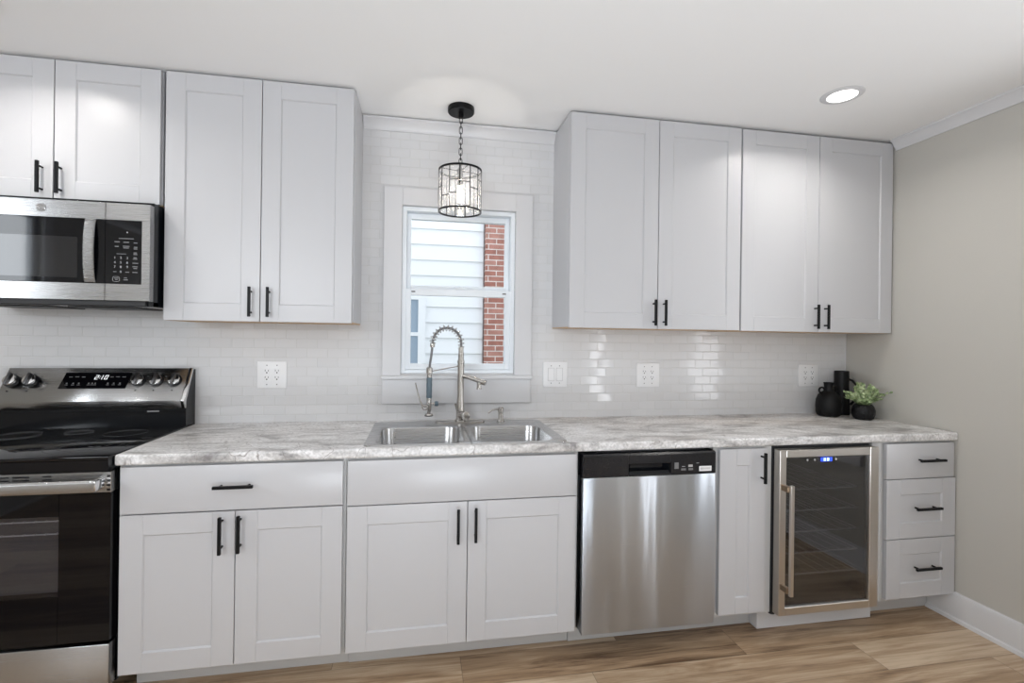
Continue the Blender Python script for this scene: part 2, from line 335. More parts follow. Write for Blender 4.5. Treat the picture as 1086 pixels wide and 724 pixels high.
# ================================================================== mesh helpers
class MB:
    def __init__(self): self.bm = bmesh.new()
    def _finish(self, verts, mx):
        if mx is not None: bmesh.ops.transform(self.bm, matrix=mx, verts=verts)
    def box(self, x0, x1, y0, y1, z0, z1, bev=0.0, seg=1, mx=None):
        b = bmesh.new()
        bmesh.ops.create_cube(b, size=1)
        for v in b.verts:
            v.co = Vector(((x0 + x1) / 2 + v.co.x * (x1 - x0), (y0 + y1) / 2 + v.co.y * (y1 - y0), (z0 + z1) / 2 + v.co.z * (z1 - z0)))
        if bev: bmesh.ops.bevel(b, geom=b.edges[:], offset=bev, segments=seg, affect='EDGES', profile=0.5)
        if mx is not None: b.transform(mx)
        self.add(b); return self
    def add(self, b):
        me = bpy.data.meshes.new('tmp'); b.to_mesh(me); b.free(); self.bm.from_mesh(me); bpy.data.meshes.remove(me)
    def cyl(self, c, r, h, axis='z', n=32, r2=None, bev=0.0, mx=None):
        """cylinder centred at c along axis"""
        b = bmesh.new()
        bmesh.ops.create_cone(b, cap_ends=True, segments=n, radius1=r, radius2=r if r2 is None else r2, depth=h)
        if bev:
            es = [e for e in b.edges if abs(e.verts[0].co.z - e.verts[1].co.z) < 1e-6]
            bmesh.ops.bevel(b, geom=es, offset=bev, segments=2, affect='EDGES', profile=0.5)
        if axis == 'x': b.transform(Matrix.Rotation(PI / 2, 4, 'Y'))
        if axis == 'y': b.transform(Matrix.Rotation(PI / 2, 4, 'X'))
        b.transform(Matrix.Translation(c))
        if mx is not None: b.transform(mx)
        self.add(b); return self
    def lathe(self, prof, c=(0, 0, 0), n=40, mx=None, squash=1.0):
        b = bmesh.new(); rings = []
        for r, z in prof:
            rings.append([b.verts.new((r * math.cos(2 * PI * i / n), squash * r * math.sin(2 * PI * i / n), z)) for i in range(n)] if r > 1e-6 else [b.verts.new((0, 0, z))])
        for a, q in zip(rings, rings[1:]):
            for i in range(n):
                j = (i + 1) % n
                if len(a) == 1 and len(q) == 1: continue
                if len(a) == 1: b.faces.new((a[0], q[j], q[i]))
                elif len(q) == 1: b.faces.new((a[i], a[j], q[0]))
                else: b.faces.new((a[i], a[j], q[j], q[i]))
        bmesh.ops.recalc_face_normals(b, faces=b.faces[:])
        if mx is not None: b.transform(mx)
        b.transform(Matrix.Translation(c))
        self.add(b); return self
    def tube(self, pts, r, n=12, closed=False, taper=None):
        b = bmesh.new(); pts = [Vector(p) for p in pts]; N = len(pts)
        def tan(i):
            if closed: return (pts[(i + 1) % N] - pts[i - 1]).normalized()
            return (pts[min(i + 1, N - 1)] - pts[max(i - 1, 0)]).normalized()
        t0 = tan(0); ref = Vector((0, 1, 0)) if abs(t0.y) < 0.9 else Vector((1, 0, 0))
        nrm = t0.cross(ref).normalized(); rings = []
        for i in range(N):
            t = tan(i); nrm = (nrm - t * nrm.dot(t)).normalized(); bi = t.cross(nrm)
            rr = r if taper is None else taper[i]
            rings.append([b.verts.new(pts[i] + (nrm * math.cos(2 * PI * k / n) + bi * math.sin(2 * PI * k / n)) * rr) for k in range(n)])
        for i in range(N if closed else N - 1):
            a, q = rings[i], rings[(i + 1) % N]
            for k in range(n): b.faces.new((a[k], a[(k + 1) % n], q[(k + 1) % n], q[k]))
        if not closed: b.faces.new(rings[0][::-1]); b.faces.new(rings[-1])
        bmesh.ops.recalc_face_normals(b, faces=b.faces[:])
        self.add(b); return self
    def extrude_poly(self, poly, axis, a0, a1, bev=0.0):
        """polygon in the two other axes (order x,y,z minus axis), extruded between a0 and a1"""
        b = bmesh.new()
        def mk(p, a):
            return {'x': (a, p[0], p[1]), 'y': (p[0], a, p[1]), 'z': (p[0], p[1], a)}[axis]
        A = [b.verts.new(mk(p, a0)) for p in poly]; B = [b.verts.new(mk(p, a1)) for p in poly]
        k = len(poly)
        for i in range(k): b.faces.new((A[i], A[(i + 1) % k], B[(i + 1) % k], B[i]))
        b.faces.new(A[::-1]); b.faces.new(B)
        bmesh.ops.recalc_face_normals(b, faces=b.faces[:])
        if bev: bmesh.ops.bevel(b, geom=b.edges[:], offset=bev, segments=1, affect='EDGES')
        self.add(b); return self

def wloc(o):
    v = Vector((0, 0, 0))
    while o is not None: v += o.location; o = o.parent
    return v
def build(name, mb, m, parent=None, origin=None, smooth=True, angle=35):
    me = bpy.data.meshes.new(name)
    off = wloc(parent) if parent is not None else Vector(origin if origin is not None else (0, 0, 0))
    bm = mb.bm
    bm.transform(Matrix.Translation(-off))
    if smooth:
        for f in bm.faces: f.smooth = True
        for e in bm.edges:
            if len(e.link_faces) == 2 and e.calc_face_angle(0) > math.radians(angle): e.smooth = False
    bm.to_mesh(me); bm.free()
    me.materials.append(m)
    o = bpy.data.objects.new(name, me); COL.objects.link(o)
    if parent is not None: o.parent = parent
    else: o.location = off
    return o
def split_islands(o):
    """turn every loose piece of a part into a part of its own"""
    bm = bmesh.new(); bm.from_mesh(o.data); bm.verts.ensure_lookup_table(); seen = set(); groups = []
    for v in bm.verts:
        if v.index in seen: continue
        st = [v]; seen.add(v.index); g = []
        while st:
            q = st.pop(); g.append(q.index)
            for e in q.link_edges:
                w = e.other_vert(q)
                if w.index not in seen: seen.add(w.index); st.append(w)
        groups.append(set(g))
    for g in groups[1:]:
        b2 = bm.copy(); b2.verts.ensure_lookup_table()
        bmesh.ops.delete(b2, geom=[v for v in b2.verts if v.index not in g], context='VERTS')
        me = bpy.data.meshes.new(o.name); b2.to_mesh(me); b2.free(); me.materials.append(o.data.materials[0])
        c = bpy.data.objects.new(o.name.split('.')[0], me); COL.objects.link(c); c.parent = o.parent; c.location = o.location
    bmesh.ops.delete(bm, geom=[v for v in bm.verts if v.index not in groups[0]], context='VERTS'); bm.to_mesh(o.data); bm.free()
def thing(name, label, cat, loc, group=None):
    o = bpy.data.objects.new(name, None); COL.objects.link(o); o.location = loc; o.empty_display_size = 0.1
    o['label'] = label; o['category'] = cat
    if group: o['group'] = group
    return o
def tag(o, label, cat, group=None):
    o['label'] = label; o['category'] = cat
    if group: o['group'] = group
    return o
def struct(name, mb, m, label=None, **k):
    o = build(name, mb, m, **k); o['kind'] = 'structure'
    if label: o['label'] = label; o['category'] = label.split()[-1]
    return o
def copy_tree(o, parent=None):
    c = o.copy(); COL.objects.link(c); c.parent = parent
    for ch in list(o.children): copy_tree(ch, c)
    return c
def B(*a, **k): return MB().box(*a, **k)
def empty_struct(name, loc=(0, 0, 0)):
    o = bpy.data.objects.new(name, None); COL.objects.link(o); o.location = loc; o['kind'] = 'structure'
    return o

# ================================================================== room shell
XR, CZ = 2.861, 2.475        # right wall, ceiling height
XL, YR = -2.75, -5.25        # left wall, rear wall
WX0, WX1, WZ0, WZ1 = 0.165, 0.765, 1.156, 2.03    # kitchen window opening
def wall_with_holes(axis, pos, thick, a0, a1, z0, z1, holes):
    """axis 'x': wall spans x at y=pos..pos+thick; axis 'y': spans y at x=pos..pos+thick. Built as one clean mesh with openings."""
    xs = sorted({a0, a1, *[h[0] for h in holes], *[h[1] for h in holes]})
    zs = sorted({z0, z1, *[h[2] for h in holes], *[h[3] for h in holes]})
    b = bmesh.new(); cache = {}
    def V(a, t, z):
        k = (round(a, 5), round(t, 5), round(z, 5))
        if k not in cache: cache[k] = b.verts.new((a, t, z) if axis == 'x' else (t, a, z))
        return cache[k]
    def solid(i, j):
        if i < 0 or j < 0 or i >= len(xs) - 1 or j >= len(zs) - 1: return False
        ca, cz = (xs[i] + xs[i + 1]) / 2, (zs[j] + zs[j + 1]) / 2
        return not any(h[0] < ca < h[1] and h[2] < cz < h[3] for h in holes)
    p0, p1 = pos, pos + thick
    for i in range(len(xs) - 1):
        for j in range(len(zs) - 1):
            if not solid(i, j): continue
            a, c, d, e = xs[i], xs[i + 1], zs[j], zs[j + 1]
            for p in (p0, p1): b.faces.new((V(a, p, d), V(c, p, d), V(c, p, e), V(a, p, e)))
            for (di, dj, q) in ((-1, 0, ((a, d), (a, e))), (1, 0, ((c, d), (c, e))), (0, -1, ((a, d), (c, d))), (0, 1, ((a, e), (c, e)))):
                if not solid(i + di, j + dj):
                    (u0, w0), (u1, w1) = q
                    b.faces.new((V(u0, p0, w0), V(u1, p0, w1), V(u1, p1, w1), V(u0, p1, w0)))
    bmesh.ops.recalc_face_normals(b, faces=b.faces[:])
    mb = MB(); mb.bm.free(); mb.bm = b
    return mb
TY = -0.01                   # tile face
struct('wall_back', wall_with_holes('x', TY, 0.16, XL, XR, 0, CZ, [(WX0, WX1, WZ0, WZ1)]), M_TILE, smooth=False)
RW = [(-1.98, -1.27, 0.70, 2.1), (-4.72, -3.92, 0.06, 2.1)]
struct('wall_right', wall_with_holes('y', XR, 0.14, YR, 0.15, 0, CZ, RW), M_WALL, smooth=False)
LW = [(-2.72, -1.84, 1.60, 2.30)]
struct('wall_left', wall_with_holes('y', XL - 0.14, 0.14, YR, 0.15, 0, CZ, LW), M_WALL, smooth=False)
BW = [(-2.55, -0.70, 1.60, 2.25)]
struct('wall_rear', wall_with_holes('x', YR - 0.14, 0.14, XL, XR, 0, CZ, BW), M_WALL, smooth=False)
struct('floor', B(XL - 0.14, XR + 0.14, YR - 0.14, 0.15, -0.06, 0), M_FLOOR, smooth=False)
struct('ceiling', B(XL - 0.14, XR + 0.14, YR - 0.14, 0.15, CZ, CZ + 0.08), M_CEIL, smooth=False)
# white edge strip where the tile meets the beige corner
struct('trim_1', B(XR - 0.006, XR - 0.0005, TY - 0.004, TY - 0.0005, 0.916, 1.403, 0.001), M_TRIM)

# baseboards (flat board with eased top, plus shoe moulding as one profile)
def base_profile(s):   # (outward, z)
    return [(0, 0), (s * 0.028, 0), (s * 0.028, 0.006), (s * 0.024, 0.015), (s * 0.016, 0.019), (s * 0.016, 0.122), (s * 0.012, 0.131), (0, 0.134)]
mb = MB(); mb.extrude_poly([(XR + p, z) for p, z in base_profile(-1)], 'y', -3.82, -0.522)
struct('baseboard_right', mb, M_TRIM)
mb = MB(); mb.extrude_poly([(XL + p, z) for p, z in base_profile(1)], 'y', YR, TY)
struct('baseboard_left', mb, M_TRIM)
mb = MB(); mb.extrude_poly([(YR + p, z) for p, z in base_profile(1)], 'x', XL, XR)
struct('baseboard_rear', mb, M_TRIM)
# crown mouldings
def crown(s): return [(0, CZ - 0.058), (s * 0.007, CZ - 0.058), (s * 0.009, CZ - 0.048), (s * 0.02, CZ - 0.036), (s * 0.033, CZ - 0.014), (s * 0.041, CZ - 0.010), (s * 0.042, CZ - 0.0005), (0, CZ - 0.0005)]
mb = MB(); mb.extrude_poly([(XR + p, z) for p, z in crown(-1)], 'y', YR, -0.318); struct('trim_2', mb, M_TRIM)
mb = MB(); mb.extrude_poly([(TY + p, z - 0.006) for p, z in crown(-1)], 'x', -0.036, 0.976); struct('trim_3', mb, M_TRIM)
mb = MB(); mb.extrude_poly([(XL + p, z) for p, z in crown(1)], 'y', YR, -0.35); struct('trim_4', mb, M_TRIM)

# ------------------------------------------------------------------ window over the sink
win = empty_struct('window_1', (0.465, 0, WZ0))
CX0, CX1, CZ1 = 0.072, 0.858, 2.122
mb = MB()   # flat board casing
mb.box(CX0, WX0, -0.03, TY - 0.0005, 1.147, CZ1, 0.0015); mb.box(WX1, CX1, -0.03, TY - 0.0005, 1.147, CZ1, 0.0015); mb.box(WX0, WX1, -0.03, TY - 0.0005, WZ1, CZ1, 0.0015)
build('casing', mb, M_TRIM, win)
build('sill', MB().box(CX0 - 0.004, CX1 + 0.006, -0.042, 0.02, 1.128, 1.147, 0.003), M_TRIM, win)
build('apron', B(CX0, CX1 - 0.002, -0.028, TY - 0.0005, 1.0, 1.127, 0.0015), M_TRIM, win)
J = 0.016
mb = MB()   # vinyl outer frame
fx0, fx1, fz0, fz1 = WX0 + 0.0006, WX1 - 0.0006, WZ0 + 0.0006, WZ1 - 0.0006
mb.box(fx0, fx0 + 0.022, -0.006, 0.10, fz0, fz1, 0.001); mb.box(fx1 - 0.022, fx1, -0.006, 0.10, fz0, fz1, 0.001)
mb.box(fx0 + 0.022, fx1 - 0.022, -0.006, 0.10, fz1 - 0.022, fz1, 0.001); mb.box(fx0 + 0.022, fx1 - 0.022, -0.006, 0.10, fz0, fz0 + 0.018, 0.001)
build('window_frame', mb, M_VINYL, win)
def sash(nm, x0, x1, z0, z1, y0, y1, bl, bt, bb):
    mb = MB()
    mb.box(x0, x0 + bl, y0, y1, z0, z1, 0.002); mb.box(x1 - bl, x1, y0, y1, z0, z1, 0.002)
    mb.box(x0 + bl, x1 - bl, y0, y1, z1 - bt, z1, 0.002); mb.box(x0 + bl, x1 - bl, y0, y1, z0, z0 + bb, 0.002)
    s = build(nm, mb, M_VINYL, win)
    build('pane', B(x0 + bl - 0.004, x1 - bl + 0.004, (y0 + y1) / 2 - 0.002, (y0 + y1) / 2 + 0.002, z0 + bb - 0.004, z1 - bt + 0.004), M_PANE, s, smooth=False)
    return s
sash('upper_sash', fx0 + 0.023, fx1 - 0.023, 1.595, fz1 - 0.023, 0.042, 0.075, 0.022, 0.030, 0.030)
lo = sash('lower_sash', fx0 + 0.020, fx1 - 0.020, fz0 + 0.019, 1.603, 0.004, 0.038, 0.028, 0.036, 0.032)
build('sash_lock', MB().box(0.445, 0.505, -0.004, 0.012, 1.603, 1.612, 0.003).cyl((0.475, 0.006, 1.614), 0.010, 0.006), M_VINYL, win)
mb = MB(); mb.box(0.215, 0.235, 0.001, 0.004, 1.583, 1.590); mb.box(0.70, 0.72, 0.001, 0.004, 1.583, 1.590)
build('tilt_latch', mb, M_DIMMARK, win)

# ------------------------------------------------------------------ room's other windows (behind the camera, the rear one added for light)
def side_window(nm, axis, pos, a0, a1, z0, z1, inward, bars, rail=True):
    w = empty_struct(nm, (pos if axis == 'y' else (a0 + a1) / 2, (a0 + a1) / 2 if axis == 'y' else pos, z0))
    def bx(mb, s0, s1, t0, t1, q0, q1):
        t0, t1 = sorted((t0, t1))
        if axis == 'y': mb.box(t0, t1, s0, s1, q0, q1, 0.002)
        else: mb.box(s0, s1, t0, t1, q0, q1, 0.002)
    mb = MB(); i0, i1 = pos + inward * 0.001, pos + inward * 0.02
    bx(mb, a0 - 0.09, a0, i0, i1, z0 - 0.09, z1 + 0.09); bx(mb, a1, a1 + 0.09, i0, i1, z0 - 0.09, z1 + 0.09)
    bx(mb, a0, a1, i0, i1, z1, z1 + 0.09); bx(mb, a0, a1, i0, i1, z0 - 0.09, z0)
    build('casing', mb, M_TRIM, w)
    mb = MB(); o0, o1 = pos - inward * 0.04, pos - inward * 0.08; e = 0.003
    bx(mb, a0 + e, a0 + 0.05, o0, o1, z0 + e, z1 - e); bx(mb, a1 - 0.05, a1 - e, o0, o1, z0 + e, z1 - e)
    bx(mb, a0 + 0.05, a1 - 0.05, o0, o1, z0 + e, z0 + 0.05); bx(mb, a0 + 0.05, a1 - 0.05, o0, o1, z1 - 0.05, z1 - e)
    for k in bars: bx(mb, k - 0.03, k + 0.03, o0, o1, z0 + 0.05, z1 - 0.05)
    if rail: bx(mb, a0 + 0.05, a1 - 0.05, o0, o1, (z0 + z1) / 2 - 0.02, (z0 + z1) / 2 + 0.02)
    build('window_frame', mb, M_VINYL, w)
    return w
side_window('window_2', 'y', XR, -1.98, -1.27, 0.70, 2.1, -1, [])
side_window('window_3', 'y', XR, -4.72, -3.92, 0.06, 2.1, -1, [])
side_window('window_4', 'y', XL, -2.72, -1.84, 1.60, 2.30, 1, [], False)
side_window('window_5', 'x', YR, -2.55, -0.70, 1.60, 2.25, 1, [-1.62])  # added opening, set high and left to stay out of tile reflections

# ================================================================== cabinet builders
def pull(mb_parent, x, y, z, length, vertical=True):
    """square bar pull on two posts; (x,z) centre, y = door face; returns MB"""
    mb = MB(); w = 0.0055; so = 0.034; h = length / 2
    if vertical:
        mb.box(x - w, x + w, y - so, y - so + 0.011, z - h, z + h, 0.0012)
        for s in (-1, 1): mb.cyl((x, y - (so - 0.011) / 2, z + s * h * 0.70), 0.0042, so - 0.011, 'y', 12)
    else:
        mb.box(x - h, x + h, y - so, y - so + 0.011, z - w, z + w, 0.0012)
        for s in (-1, 1): mb.cyl((x + s * h * 0.70, y - (so - 0.011) / 2, z), 0.0042, so - 0.011, 'y', 12)
    return mb
def shaker(x0, x1, z0, z1, y, st=0.075, rl=0.073, t=0.0195, rec=0.006):
    """shaker front whose face is at y"""
    mb = MB(); b = 0.0011
    mb.box(x0, x0 + st, y, y + t, z0, z1, b); mb.box(x1 - st, x1, y, y + t, z0, z1, b)
    mb.box(x0 + st, x1 - st, y, y + t, z1 - rl, z1, b); mb.box(x0 + st, x1 - st, y, y + t, z0, z0 + rl, b)
    mb.box(x0 + st - 0.003, x1 - st + 0.003, y + rec, y + t - 0.002, z0 + rl - 0.003, z1 - rl + 0.003)
    # little sloped inner lip
    i0, i1, j0, j1 = x0 + st, x1 - st, z0 + rl, z1 - rl; k = 0.004
    for poly, ax, a, c in (([(y + 0.001, j0), (y + rec, j0), (y + rec, j0 + k)], 'x', i0, i1), ([(y + 0.001, j1), (y + rec, j1 - k), (y + rec, j1)], 'x', i0, i1)):
        mb.extrude_poly(poly, ax, a, c)
    for poly in ([(i0, y + 0.001), (i0 + k, y + rec), (i0, y + rec)], [(i1, y + 0.001), (i1, y + rec), (i1 - k, y + rec)]):
        mb.extrude_poly(poly, 'z', j0, j1)
    return mb
def slab(x0, x1, z0, z1, y, t=0.0195): return B(x0, x1, y, y + t, z0, z1, 0.0016, 2)

FD, FU = -0.644, -0.3105     # face planes of base / wall cabinet doors
def carcass(x0, x1, y0, y1, z0, z1, p, name='body', m=None):
    return build(name, B(x0, x1, y0, y1, z0, z1, 0.001), m or M_CARC, p)

# ---- base cabinet beside the range
c = thing('base_cabinet', 'white two door base cabinet with one wide drawer, beside the black range', 'cabinet', (-0.405, -0.3, 0))
carcass(-0.797, -0.013, -0.6225, -0.02, 0.112, 0.875, c)
build('toe_kick', B(-0.797, -0.013, -0.50, -0.485, 0.001, 0.112), M_CARC, c)
d = build('drawer', slab(-0.786, -0.024, 0.700, 0.868, FD), M_CAB, c); build('handle', pull(None, -0.405, FD, 0.791, 0.137, False), M_BLACK, d)
d = build('door', shaker(-0.786, -0.4055, 0.126, 0.695, FD), M_CAB, c); build('handle', pull(None, -0.448, FD, 0.615, 0.137), M_BLACK, d)
d = build('door', shaker(-0.4025, -0.024, 0.126, 0.695, FD), M_CAB, c); build('handle', pull(None, -0.385, FD, 0.617, 0.137), M_BLACK, d)
# ---- sink base cabinet
c = thing('base_cabinet', 'wide white sink cabinet with blank top panel, under the double sink', 'cabinet', (0.455, -0.3, 0))
mb = MB()     # open-topped box so that the sink bowls hang inside it
mb.box(-0.0115, 0.007, -0.6225, -0.02, 0.112, 0.875, 0.001); mb.box(0.908, 0.926, -0.6225, -0.02, 0.112, 0.875, 0.001)
mb.box(0.007, 0.908, -0.6225, -0.605, 0.13, 0.875); mb.box(0.007, 0.908, -0.605, -0.02, 0.112, 0.13); mb.box(0.007, 0.908, -0.035, -0.02, 0.13, 0.875)
build('body', mb, M_CARC, c)
build('toe_kick', B(-0.0115, 0.926, -0.505, -0.49, 0.001, 0.112), M_CARC, c)
build('false_front', slab(-0.006, 0.914, 0.694, 0.866, FD), M_CAB, c)
d = build('door', shaker(-0.006, 0.4575, 0.125, 0.690, FD), M_CAB, c); build('handle', pull(None, 0.420, FD, 0.600, 0.137), M_BLACK, d)
d = build('door', shaker(0.4605, 0.914, 0.125, 0.690, FD), M_CAB, c); build('handle', pull(None, 0.490, FD, 0.602, 0.137), M_BLACK, d)
# ---- narrow cabinet
c = thing('base_cabinet', 'narrow white single door base cabinet between dishwasher and wine cooler', 'cabinet', (1.70, -0.3, 0))
carcass(1.556, 1.851, -0.6225, -0.02, 0.112, 0.875, c)
build('toe_kick', B(1.556, 1.831, -0.512, -0.497, 0.001, 0.112), M_CARC, c)
d = build('door', shaker(1.577, 1.808, 0.130, 0.866, FD, 0.083, 0.073), M_CAB, c); build('handle', pull(None, 1.782, FD, 0.783, 0.137), M_BLACK, d)
# ---- drawer base
c = thing('base_cabinet', 'white three drawer base cabinet at the right wall', 'cabinet', (2.62, -0.3, 0))
mb = MB(); mb.box(2.440, 2.857, -0.6225, -0.02, 0.112, 0.875, 0.001); mb.box(2.392, 2.440, -0.6225, -0.02, 0.112, 0.875, 0.001)
build('body', mb, M_CARC, c)
build('toe_kick', B(2.46, 2.857, -0.52, -0.505, 0.001, 0.112), M_CARC, c)
d = build('drawer', slab(2.452, 2.842, 0.699, 0.867, FD), M_CAB, c); build('handle', pull(None, 2.687, FD, 0.788, 0.145, False), M_BLACK, d)
d = build('drawer', shaker(2.455, 2.853, 0.412, 0.695, FD, 0.078, 0.073), M_CAB, c); build('handle', pull(None, 2.668, FD, 0.558, 0.145, False), M_BLACK, d)
d = build('drawer', shaker(2.457, 2.853, 0.126, 0.408, FD, 0.078, 0.073), M_CAB, c); build('handle', pull(None, 2.668, FD, 0.272, 0.145, False), M_BLACK, d)

# ---- wall cabinets
def wall_cab(x0, x1, z0, z1, doors, label, hz, hl=0.13):
    c = thing('wall_cabinet', label, 'cabinet', ((x0 + x1) / 2, -0.15, z0))
    mb = MB(); mb.box(x0, x1, -0.2905, TY - 0.001, z0 + 0.004, z1, 0.001)
    build('body', mb, M_CAB, c)
    build('bottom_panel', B(x0 + 0.001, x1 - 0.001, -0.289, TY - 0.001, z0 - 0.001, z0 + 0.0035), M_WOOD, c)
    for (a, b_, hx) in doors:
        d = build('door', shaker(a, b_, z0, z1 - 0.003, FU, 0.076, 0.075), M_CAB, c)
        build('handle', pull(None, hx, FU, hz, hl), M_BLACK, d)
    return c
wall_cab(-1.592, -0.828, 1.893, 2.466, [(-1.590, -1.2245, -1.262), (-1.2205, -0.831, -1.194)], 'short white wall cabinet mounted above the microwave', 1.974, 0.128)
wall_cab(-0.812, -0.038, 1.406, 2.466, [(-0.811, -0.432, -0.466), (-0.4285, -0.044, -0.392)], 'tall white wall cabinet between microwave and window', 1.491)
wall_cab(0.977, 1.9095, 1.404, 2.464, [(0.979, 1.4425, 1.421), (1.4465, 1.9065, 1.476)], 'tall white wall cabinet immediately right of the window', 1.485)
wall_cab(1.9115, 2.852, 1.402, 2.462, [(1.9155, 2.3760, 2.357), (2.3795, 2.848, 2.419)], 'tall white wall cabinet in the right corner by the beige wall', 1.483)

# ================================================================== countertop
def countertop():
    x0, x1, y0, y1, z0, z1 = -0.801, 2.857, -0.647, TY - 0.001, 0.8755, 0.914
    hx0, hx1, hy0, hy1 = 0.065, 0.865, -0.595, -0.115
    b = bmesh.new(); xs = [x0, hx0, hx1, x1]; ys = [y0, hy0, hy1, y1]
    T = {(i, j): b.verts.new((xs[i], ys[j], z1)) for i in range(4) for j in range(4)}
    Q = {(i, j): b.verts.new((xs[i], ys[j], z0)) for i in range(4) for j in range(4)}
    for i in range(3):
        for j in range(3):
            if (i, j) == (1, 1): continue
            for L in (T, Q): b.faces.new((L[i, j], L[i + 1, j], L[i + 1, j + 1], L[i, j + 1]))
    def side(p, q): b.faces.new((T[p], T[q], Q[q], Q[p]))
    for i in range(3): side((i, 0), (i + 1, 0)); side((i, 3), (i + 1, 3)); side((0, i), (0, i + 1)); side((3, i), (3, i + 1))
    side((1, 1), (2, 1)); side((1, 2), (2, 2)); side((1, 1), (1, 2)); side((2, 1), (2, 2))
    bmesh.ops.recalc_face_normals(b, faces=b.faces[:])
    es = [e for e in b.edges if all(abs(v.co.y - y0) < 1e-5 for v in e.verts) and abs(e.verts[0].co.z - e.verts[1].co.z) < 1e-5]
    bmesh.ops.bevel(b, geom=es, offset=0.009, segments=4, affect='EDGES', profile=0.5)
    mb = MB(); mb.bm.free(); mb.bm = b
    return mb
tag(build('countertop', countertop(), M_COUNTER), 'long grey veined marble look countertop over the base cabinets', 'countertop')

# ================================================================== sink
def rrect(x0, x1, y0, y1, r, n=6):
    pts = []
    for cx, cy, a0 in ((x1 - r, y1 - r, 0), (x0 + r, y1 - r, PI / 2), (x0 + r, y0 + r, PI), (x1 - r, y0 + r, 1.5 * PI)):
        for k in range(n + 1):
            a = a0 + PI / 2 * k / n; pts.append((cx + r * math.cos(a), cy + r * math.sin(a)))
    return pts
sink = thing('kitchen_sink', 'double bowl stainless drop-in sink set in the countertop below the window', 'sink', (0.465, -0.35, 0.914))
SX0, SX1, SY0, SY1 = 0.045, 0.885, -0.622, -0.085
def rim_cell(b, ox0, ox1, bx0, bx1, rl, rr):
    by0, by1 = -0.590, -0.232; n = 8
    inner = rrect(bx0, bx1, by0, by1, 0.065, n)
    outer = []
    # outer loop sampled with matching point count
    for idx, (cx, cy) in enumerate(((ox1, SY1), (ox0, SY1), (ox0, SY0), (ox1, SY0))):
        r = (rr if idx in (0, 3) else rl)
        sx, sy = (1 if idx in (0, 3) else -1), (1 if idx in (0, 1) else -1)
        a0 = (0, PI / 2, PI, 1.5 * PI)[idx]
        for k in range(n + 1):
            a = a0 + PI / 2 * k / n; outer.append((cx - sx * r + r * math.cos(a), cy - sy * r + r * math.sin(a)))
    N = len(inner)
    loops = []
    def ring(pts, z): return [b.verts.new((p[0], p[1], z)) for p in pts]
    mx_, my_ = (bx0 + bx1) / 2, (by0 + by1) / 2
    def shrink(s, d=0): return [(mx_ + (p[0] - mx_) * s, my_ + (p[1] - my_) * s) for p in inner]
    def inset(pts, cx, cy, d):
        o = []
        for p in pts:
            v = Vector((p[0] - cx, p[1] - cy)); L = v.length
            o.append((cx + v.x * (1 + d / L), cy + v.y * (1 + d / L)))
        return o
    loops.append(ring(outer, 0.9145))
    loops.append(ring(inset(outer, mx_, my_, -0.004), 0.9185))
    loops.append(ring(inset(inner, mx_, my_, 0.012), 0.9175))
    loops.append(ring(inner, 0.9145))
    loops.append(ring(shrink(0.985), 0.905))
    loops.append(ring(shrink(0.955), 0.80))
    loops.append(ring(shrink(0.92), 0.752))
    loops.append(ring(shrink(0.85), 0.735))
    loops.append(ring(shrink(0.15), 0.731))
    for A, C in zip(loops, loops[1:]):
        for i in range(N): b.faces.new((A[i], A[(i + 1) % N], C[(i + 1) % N], C[i]))
    b.faces.new(loops[-1])
def bowl(x0, x1, bx0, bx1, rl, rr):
    b = bmesh.new(); rim_cell(b, x0, x1, bx0, bx1, rl, rr)
    bmesh.ops.recalc_face_normals(b, faces=b.faces[:])
    for f in b.faces:
        if f.calc_center_median().z > 0.9165 and f.normal.z < 0: bmesh.ops.reverse_faces(b, faces=b.faces[:]); break
    mb = MB(); mb.bm.free(); mb.bm = b
    return mb
for nm, a in (('left', (SX0, 0.475, 0.092, 0.450, 0.03, 0.002)), ('right', (0.475, SX1, 0.500, 0.838, 0.002, 0.03))):
    s = build('bowl', bowl(*a), M_STEEL_SINK, sink, angle=50)
    cxm = (a[2] + a[3]) / 2
    build('drain', MB().lathe([(0, 0.734), (0.018, 0.7335), (0.035, 0.735), (0.043, 0.737), (0.047, 0.7365), (0.05, 0.734)], (cxm, -0.41, 0), 24), M_CHROME, s)

# ================================================================== faucet
fx, fy = 0.468, -0.135
fa = thing('kitchen_faucet', 'tall spring neck brushed nickel faucet standing behind the sink', 'faucet', (fx, fy, 0.918))
mb = MB(); mb.extrude_poly(rrect(0.343, 0.592, fy - 0.027, fy + 0.027, 0.026, 6), 'z', 0.9187, 0.925); build('deck_plate', mb, M_NICKEL, fa)
mb = MB(); mb.lathe([(0, 0.925), (0.027, 0.925), (0.027, 0.932), (0.0215, 0.937), (0.0215, 0.975), (0.0195, 1.0), (0.0165, 1.05), (0.0165, 1.215), (0.0185, 1.217), (0.0185, 1.232), (0.0145, 1.234), (0.0145, 1.272), (0.0125, 1.274), (0.0125, 1.30), (0, 1.30)], (fx, fy, 0), 28)
build('tower', mb, M_NICKEL, fa)
mb = MB(); mb.tube([(fx + 0.005, fy - 0.018, 0.958), (fx + 0.022, fy - 0.045, 0.958)], 0.021, 20); mb.cyl((fx + 0.0235, fy - 0.047, 0.958), 0.022, 0.008, 'y', 24, bev=0.003)
k_ = build('mixer_valve', mb, M_NICKEL, fa)
build('lever', MB().tube([(fx + 0.0, fy - 0.02, 0.965), (fx - 0.02, fy - 0.035, 0.985), (fx - 0.028, fy - 0.04, 1.02)], 0.005, 10), M_NICKEL, k_)
